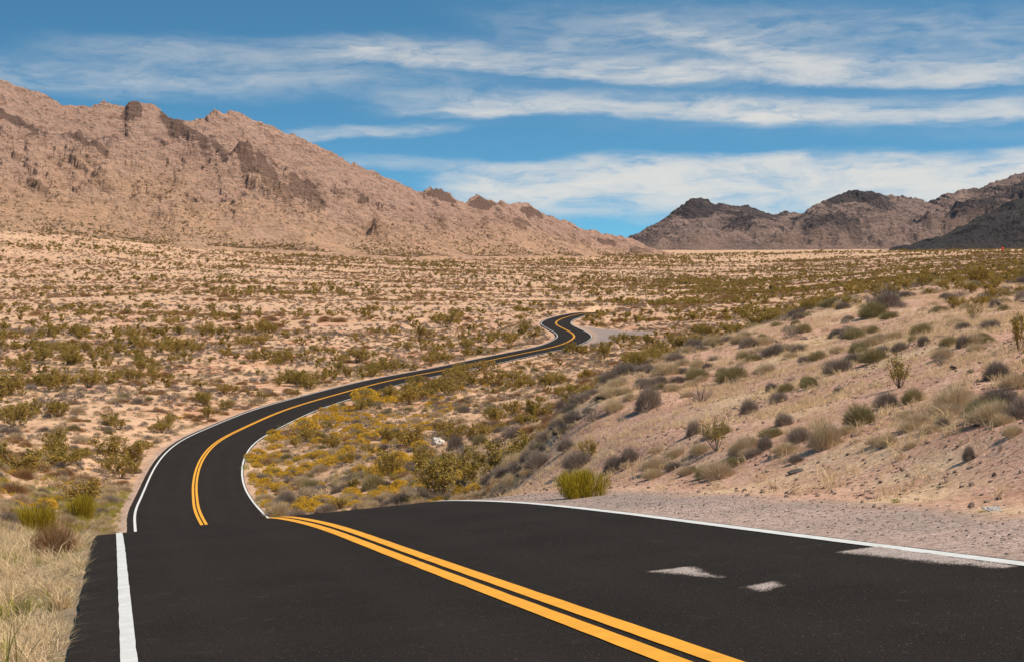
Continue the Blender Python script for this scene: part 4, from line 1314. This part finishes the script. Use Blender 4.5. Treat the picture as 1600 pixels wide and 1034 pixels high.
def instancer(name, A, protos, label, sink=0.0, tilt=0.0):
    """ONE object that repeats small plants or stones over the points A: x, y, z, width scale, height scale"""
    hid = bpy.data.collections.new(name + '_source')
    for k, me in enumerate(protos):
        hid.objects.link(bpy.data.objects.new(f'{name}_source', me))
    me = bpy.data.meshes.new(name)
    P = A[:, :3].copy(); P[:, 2] -= sink * A[:, 4]
    me.vertices.add(len(P)); me.vertices.foreach_set('co', P.astype(np.float32).ravel())
    a = me.attributes.new('scl', 'FLOAT_VECTOR', 'POINT'); a.data.foreach_set('vector', np.c_[A[:, 3], A[:, 3], A[:, 4]].astype(np.float32).ravel())
    r = np.c_[rng.normal(size=(len(P), 2)) * tilt, rng.random(len(P)) * 6.283]
    a = me.attributes.new('rotn', 'FLOAT_VECTOR', 'POINT'); a.data.foreach_set('vector', r.astype(np.float32).ravel())
    a = me.attributes.new('pick', 'INT', 'POINT'); a.data.foreach_set('value', rng.integers(0, len(protos), len(P)).astype(np.int32))
    o = link(name, me, kind='stuff', label=label)
    ng = bpy.data.node_groups.new(name, 'GeometryNodeTree')
    ng.interface.new_socket('Geometry', in_out='INPUT', socket_type='NodeSocketGeometry')
    ng.interface.new_socket('Geometry', in_out='OUTPUT', socket_type='NodeSocketGeometry')
    N = ng.nodes; L = ng.links
    gi, go = N.new('NodeGroupInput'), N.new('NodeGroupOutput')
    iop = N.new('GeometryNodeInstanceOnPoints'); ci = N.new('GeometryNodeCollectionInfo')
    ci.inputs['Collection'].default_value = hid
    ci.inputs['Separate Children'].default_value = True; ci.inputs['Reset Children'].default_value = True
    def named(n, typ):
        q = N.new('GeometryNodeInputNamedAttribute'); q.data_type = typ; q.inputs['Name'].default_value = n
        return q.outputs['Attribute']
    L.new(gi.outputs[0], iop.inputs['Points']); L.new(ci.outputs[0], iop.inputs['Instance'])
    iop.inputs['Pick Instance'].default_value = True
    L.new(named('pick', 'INT'), iop.inputs['Instance Index'])
    L.new(named('rotn', 'FLOAT_VECTOR'), iop.inputs['Rotation'])
    L.new(named('scl', 'FLOAT_VECTOR'), iop.inputs['Scale'])
    L.new(iop.outputs[0], go.inputs[0])
    md = o.modifiers.new('scatter', 'NODES'); md.node_group = ng
    return o


# scrub climbing the foot of the pink mountain
mx_, my_, mz_, mt_ = MOUNTAIN_PTS[0]
w_ = np.where((mt_ > 0.0) & (mt_ < 0.75) & (np.abs(mx_ / my_) < 0.32), np.exp(-mt_ * 4.5) * smooth(fbm(mx_ / 60, my_ / 60, 3, seed=471), -0.25, 0.2), 0)
for key, n, s0 in (('creosote', 2600, 1.1), ('grey', 3200, 0.75), ('rust', 1200, 0.9)):
    i = rng.choice(len(w_), n, False, w_ / w_.sum())
    s_ = s0 * np.exp(rng.normal(size=n) * 0.3)
    STUFF[key] = np.concatenate([STUFF[key], np.c_[mx_[i], my_[i], mz_[i] - 0.1, s_, s_ * 0.9]])
STUFF_NAME = dict(creosote='creosote_undergrowth', grey='grey_undergrowth', tan='dry_undergrowth', olive='olive_undergrowth', flower='flowering_undergrowth', bare='twig_undergrowth', rust='rusty_undergrowth')
for key, A in STUFF.items():
    if len(A) < 5: continue
    K = KINDS[key]
    A = A.copy(); A[:, 3] /= K['r']; A[:, 4] /= K['h']
    instancer(STUFF_NAME[key], A, [v['whole'] for v in K['far']], f'countless small {GROUPS[key]} covering the valley and plain', 0.03)

# ------------------------------------------------------------------ grass and stones
def tuft_mesh(seed, n, h, r, w, m, spread=0.7):
    V, Fl = tuft(seed, n, h, r, w, spread)
    return mesh_np('tuft', V, Fl, [m])


def field(y0, y1, dmax, fn, size, jit=0.3, base=4.3, lift=0.1):
    n = int(area(y0, y1) * dmax)
    x, y = wedge(n, y0, y1)
    off = road_off(x, y); hill = hill_side(x, y)
    keep = (rng.random(n) < fn(x, y, off, hill) / dmax) & ~((off > -base) & (off < 3.72) & (y < 640))
    x, y = x[keep], y[keep]
    s = np.minimum(size * np.exp(rng.normal(size=len(x)) * jit), size * 2.4)
    z = ground_z(x, y)
    v = shown(x, y, z, 0.3)
    return np.c_[x, y, z, s, s * rng.uniform(0.75, 1.25, len(x))][v]


T_STRAW = [tuft_mesh(500 + k, 34, 1.0, 0.5, 0.018, M_STRAW, 1.1) for k in range(5)] + [tuft_mesh(506, 30, 0.8, 0.6, 0.018, M_TAN, 1.2), tuft_mesh(507, 30, 0.7, 0.6, 0.02, M_OLIVE, 1.1)]
T_FINE = [tuft_mesh(510 + k, 16, 1.0, 0.8, 0.03, M_STRAW, 1.0) for k in range(3)]
T_GREEN = [tuft_mesh(520 + k, 36, 1.0, 0.6, 0.02, M_GREEN, 0.8) for k in range(3)]
edge_n = lambda x, y: 0.5 * fbm(x / 0.7, y / 0.7, 3, seed=61)
A1 = field(7, 80, 70, lambda x, y, o, h: 70 * smooth(-o + 0.5 * edge_n(x, y), 4.12, 4.4) * (0.12 + 0.88 * patch(x, y, 1.3, 601, -0.08, 0.25)) * (y < 80), 0.22, 0.40, 4.13)
A1[:, 4] *= 0.85 + 0.75 * smooth(-road_off(A1[:, 0], A1[:, 1]), 4.5, 7)
instancer('straw_grass', A1, T_STRAW, 'pale dry grass thick along the verge by the near white line', 0.02, 0.28)
A2 = field(14, 150, 9, lambda x, y, o, h: 9 * smooth(-o, 4.2, 4.9) * np.maximum(0.22 * patch(x, y, 4, 602, -0.02, 0.25), smooth(y, 45, 65) * patch(x, y, 6, 607, -0.2, 0.1)) * (1 - smooth(y, 105, 135)) * (1 - smooth(-o, 14, 26)), 0.33, 0.3, 4.25)
A2b = field(80, 260, 2.5, lambda x, y, o, h: 0.8 * inner(o, y) * outside(h) * patch(x, y, 12, 603, -0.1, 0.2), 0.42, 0.3, 4.4)
instancer('green_grass', np.concatenate([A2, A2b]), T_GREEN, 'yellowish green grass patches beside the road', 0.02, 0.1)
A3 = field(16, 130, 26, lambda x, y, o, h: 26 * smooth(h, 0.3, 0.7) * smooth(o + edge_n(x, y) * 2, 6.0, 8.0) * (0.16 + 0.84 * patch(x, y, 3.0, 604, -0.08, 0.22)) * (1 - 0.7 * smooth(y, 55, 110)), 0.15, 0.35, 4.3)
A4 = field(75, 300, 1.6, lambda x, y, o, h: 1.6 * outside(h) * (0.2 + 0.8 * patch(x, y, 14, 605)) * smooth(np.abs(o), 4.6, 6), 0.26, 0.3, 4.5)
instancer('dry_grass', np.concatenate([A3, A4]), T_FINE, 'sparse short dry grass on the stony slope and valley floor', 0.02, 0.1)
ST = [rock_mesh(700 + k, 1, 0.7, [M_PINK_ROCK]) for k in range(5)]
B1 = field(16, 75, 40, lambda x, y, o, h: 40 * smooth(h, 0.3, 0.7) * smooth(o, 5.4, 7.5) * (0.2 + 0.8 * patch(x, y, 4, 611)) * (1 - 0.6 * smooth(y, 40, 70)), 0.026, 0.6)
M_GRAVEL = mat_stone('grey_pink_gravel', (0.60, 0.49, 0.44), (0.30, 0.24, 0.22))
SG = [rock_mesh(720 + k, 1, 0.7, [M_GRAVEL]) for k in range(4)]
B2 = field(12, 40, 60, lambda x, y, o, h: 60 * smooth(o, 3.75, 4.3) * (1 - smooth(o, 5.2, 6.6)), 0.011, 0.4)
B3 = field(7, 60, 14, lambda x, y, o, h: 14 * smooth(-o, 4.15, 4.5) * (1 - smooth(-o, 5.5, 8)), 0.016, 0.4, 4.2)
instancer('rubble', B1, ST, 'small pink stones strewn over the bare slope', 0.0, 0.4)
instancer('gravel', np.concatenate([B2, B3]), SG, 'grey pink gravel of the road shoulder', 0.0, 0.5)
print('cover:', len(A1), len(A2), len(A2b), len(A3), len(A4), len(B1), len(B2), len(B3))

# two fresh green weeds and one big straw clump by the road
def weed(px, py, w, mt, name, lab, n=60, tall=1.0, spread=1.2):
    x, y, z = locate(px, py)
    W = w / FPX * y
    V, Fl = tuft(int(px), n, 1.0, 0.7, 0.03, spread)
    o = link(name, mesh_np(name, V, Fl, [mt]), label=lab, category='plant')
    o.location = (x, y, z - 0.01); o.scale = (W * 0.6, W * 0.6, W * 0.55 * tall)
weed(1400, 785, 26, M_GREEN, 'green_weed', 'small fresh green weed at the back edge of the gravel shoulder')
weed(1533, 800, 24, M_GREEN, 'green_weed', 'low green weed next to the flat whitish stone', tall=0.6)
weed(95, 952, 62, M_STRAW, 'grass_clump', 'big tawny grass clump arching at the asphalt edge', 240, 1.3, 0.9)
weed(35, 960, 60, M_GREEN, 'grass_clump', 'grey green grass clump behind the tawny one', 160, 1.3, 0.8)
weed(125, 862, 26, M_GREEN, 'green_weed', 'green weed at the asphalt edge on the crest', 60, 0.8)
weed(10, 1020, 50, M_GREEN, 'grass_clump', 'green grass clump in the lower picture corner', 120, 1.1, 0.8)

# pale grit washed onto the asphalt
def grit_patch(poly, lab, d_hint):
    """thin drift of fine gravel on the road; poly in pixels of the road plane"""
    pts = []
    for px, py in poly:
        dd = PH / (-(py - HORIZON) / FPX - PA * (px - 800) / FPX - PB)
        pts.append(((px - 800) / FPX * dd, dd))
    pts = np.array(pts)
    x0, y0 = pts.min(0) - 0.3; x1, y1 = pts.max(0) + 0.3
    nx, ny = int((x1 - x0) / 0.02) + 2, int((y1 - y0) / 0.03) + 2
    gx, gy = np.meshgrid(np.linspace(x0, x1, nx), np.linspace(y0, y1, ny)); gx, gy = gx.ravel(), gy.ravel()
    mk = poly_mask(gx, gy, pts, 0.16)
    mk = np.clip(mk + 0.32 * fbm(gx / 0.22, gy / 0.5, 5, 0.7, seed=81) * smooth(mk, 0.0, 0.3), 0, 1)
    o_, zr, _ = corridor(gx, gy)
    z = zr + 0.004 + 0.006 * smooth(mk, 0.3, 0.9)
    Fc = grid_faces(ny, nx); Fc = Fc[(mk[Fc].max(axis=1) > 0.06) & (np.abs(o_[Fc]).max(axis=1) < 3.70)]
    used = np.unique(Fc); mp = np.full(nx * ny, -1); mp[used] = np.arange(len(used))
    link('grit', mesh_np('grit', np.c_[gx, gy, z][used], mp[Fc], [M_GRIT], attrs=dict(mk=mk[used]), smooth_shade=True), kind='stuff', label=lab)


def mat_grit():
    m, t, b = material('road_grit', 0.95, 0.1)
    P = t.new('ShaderNodeNewGeometry').outputs['Position']
    v = t.sep(t.voro(P, 60.0, out=1))[0]; n = t.noise(P, 8, 4, 0.6)
    c = t.mix(v, (0.30, 0.235, 0.205), (0.52, 0.43, 0.39))
    c = t.mix(t.ss(n, 0.5, 0.7), c, (0.26, 0.21, 0.185))
    a = t.ss(t.m('ADD', t.attr('mk'), t.m('MULTIPLY', t.m('SUBTRACT', t.noise(P, 45, 3, 0.7), 0.5), 1.1)), 0.34, 0.66)
    t.l.new(a, b.inputs['Alpha'])
    t.l.new(c, b.inputs['Base Color']); bump(t, b, t.voro(P, 60.0), 0.01)
    return m


M_GRIT = mat_grit()
grit_patch([(1018, 892), (1072, 885), (1125, 902), (1075, 897)], 'small pointed drift of pale grit in the lane', 18)
grit_patch([(1163, 917), (1205, 909), (1222, 914), (1190, 923)], 'smaller smudge of pale grit in the lane', 16)
grit_patch([(1308, 862), (1375, 853), (1480, 868), (1590, 884), (1570, 888), (1440, 876)], 'long drift of pale grit along the white edge line', 16)


# ------------------------------------------------------------------ the air: thin even haze round everything
def build_haze():
    lo, hi = float(GZ_.min()) - 1.0, max(float(m[2].max()) for m in MOUNTAIN_PTS) + 10.0
    W = float(width_at(4200)) + 30.0
    V = [(sx * W, y, z) for z in (lo, hi) for y in (float(GY.min()) - 20.0, 4260.0) for sx in (-1, 1)]
    Fc = np.array([(0, 2, 3, 1), (4, 5, 7, 6), (0, 1, 5, 4), (2, 6, 7, 3), (0, 4, 6, 2), (1, 3, 7, 5)])
    m = bpy.data.materials.new('haze')
    m.use_nodes = True
    t = NT(m.node_tree)
    t.n.clear()
    v = t.new('ShaderNodeVolumePrincipled')
    v.inputs['Color'].default_value = (0.80, 0.88, 1.0, 1)
    v.inputs['Density'].default_value = HAZE_DENSITY
    v.inputs['Anisotropy'].default_value = 0.1
    t.l.new(v.outputs[0], t.new('ShaderNodeOutputMaterial').inputs['Volume'])
    link('haze', mesh_np('haze', np.array(V), Fc, [m]), kind='stuff', label='thin bluish haze of the desert air')


HAZE_DENSITY = 0.000012
build_haze()
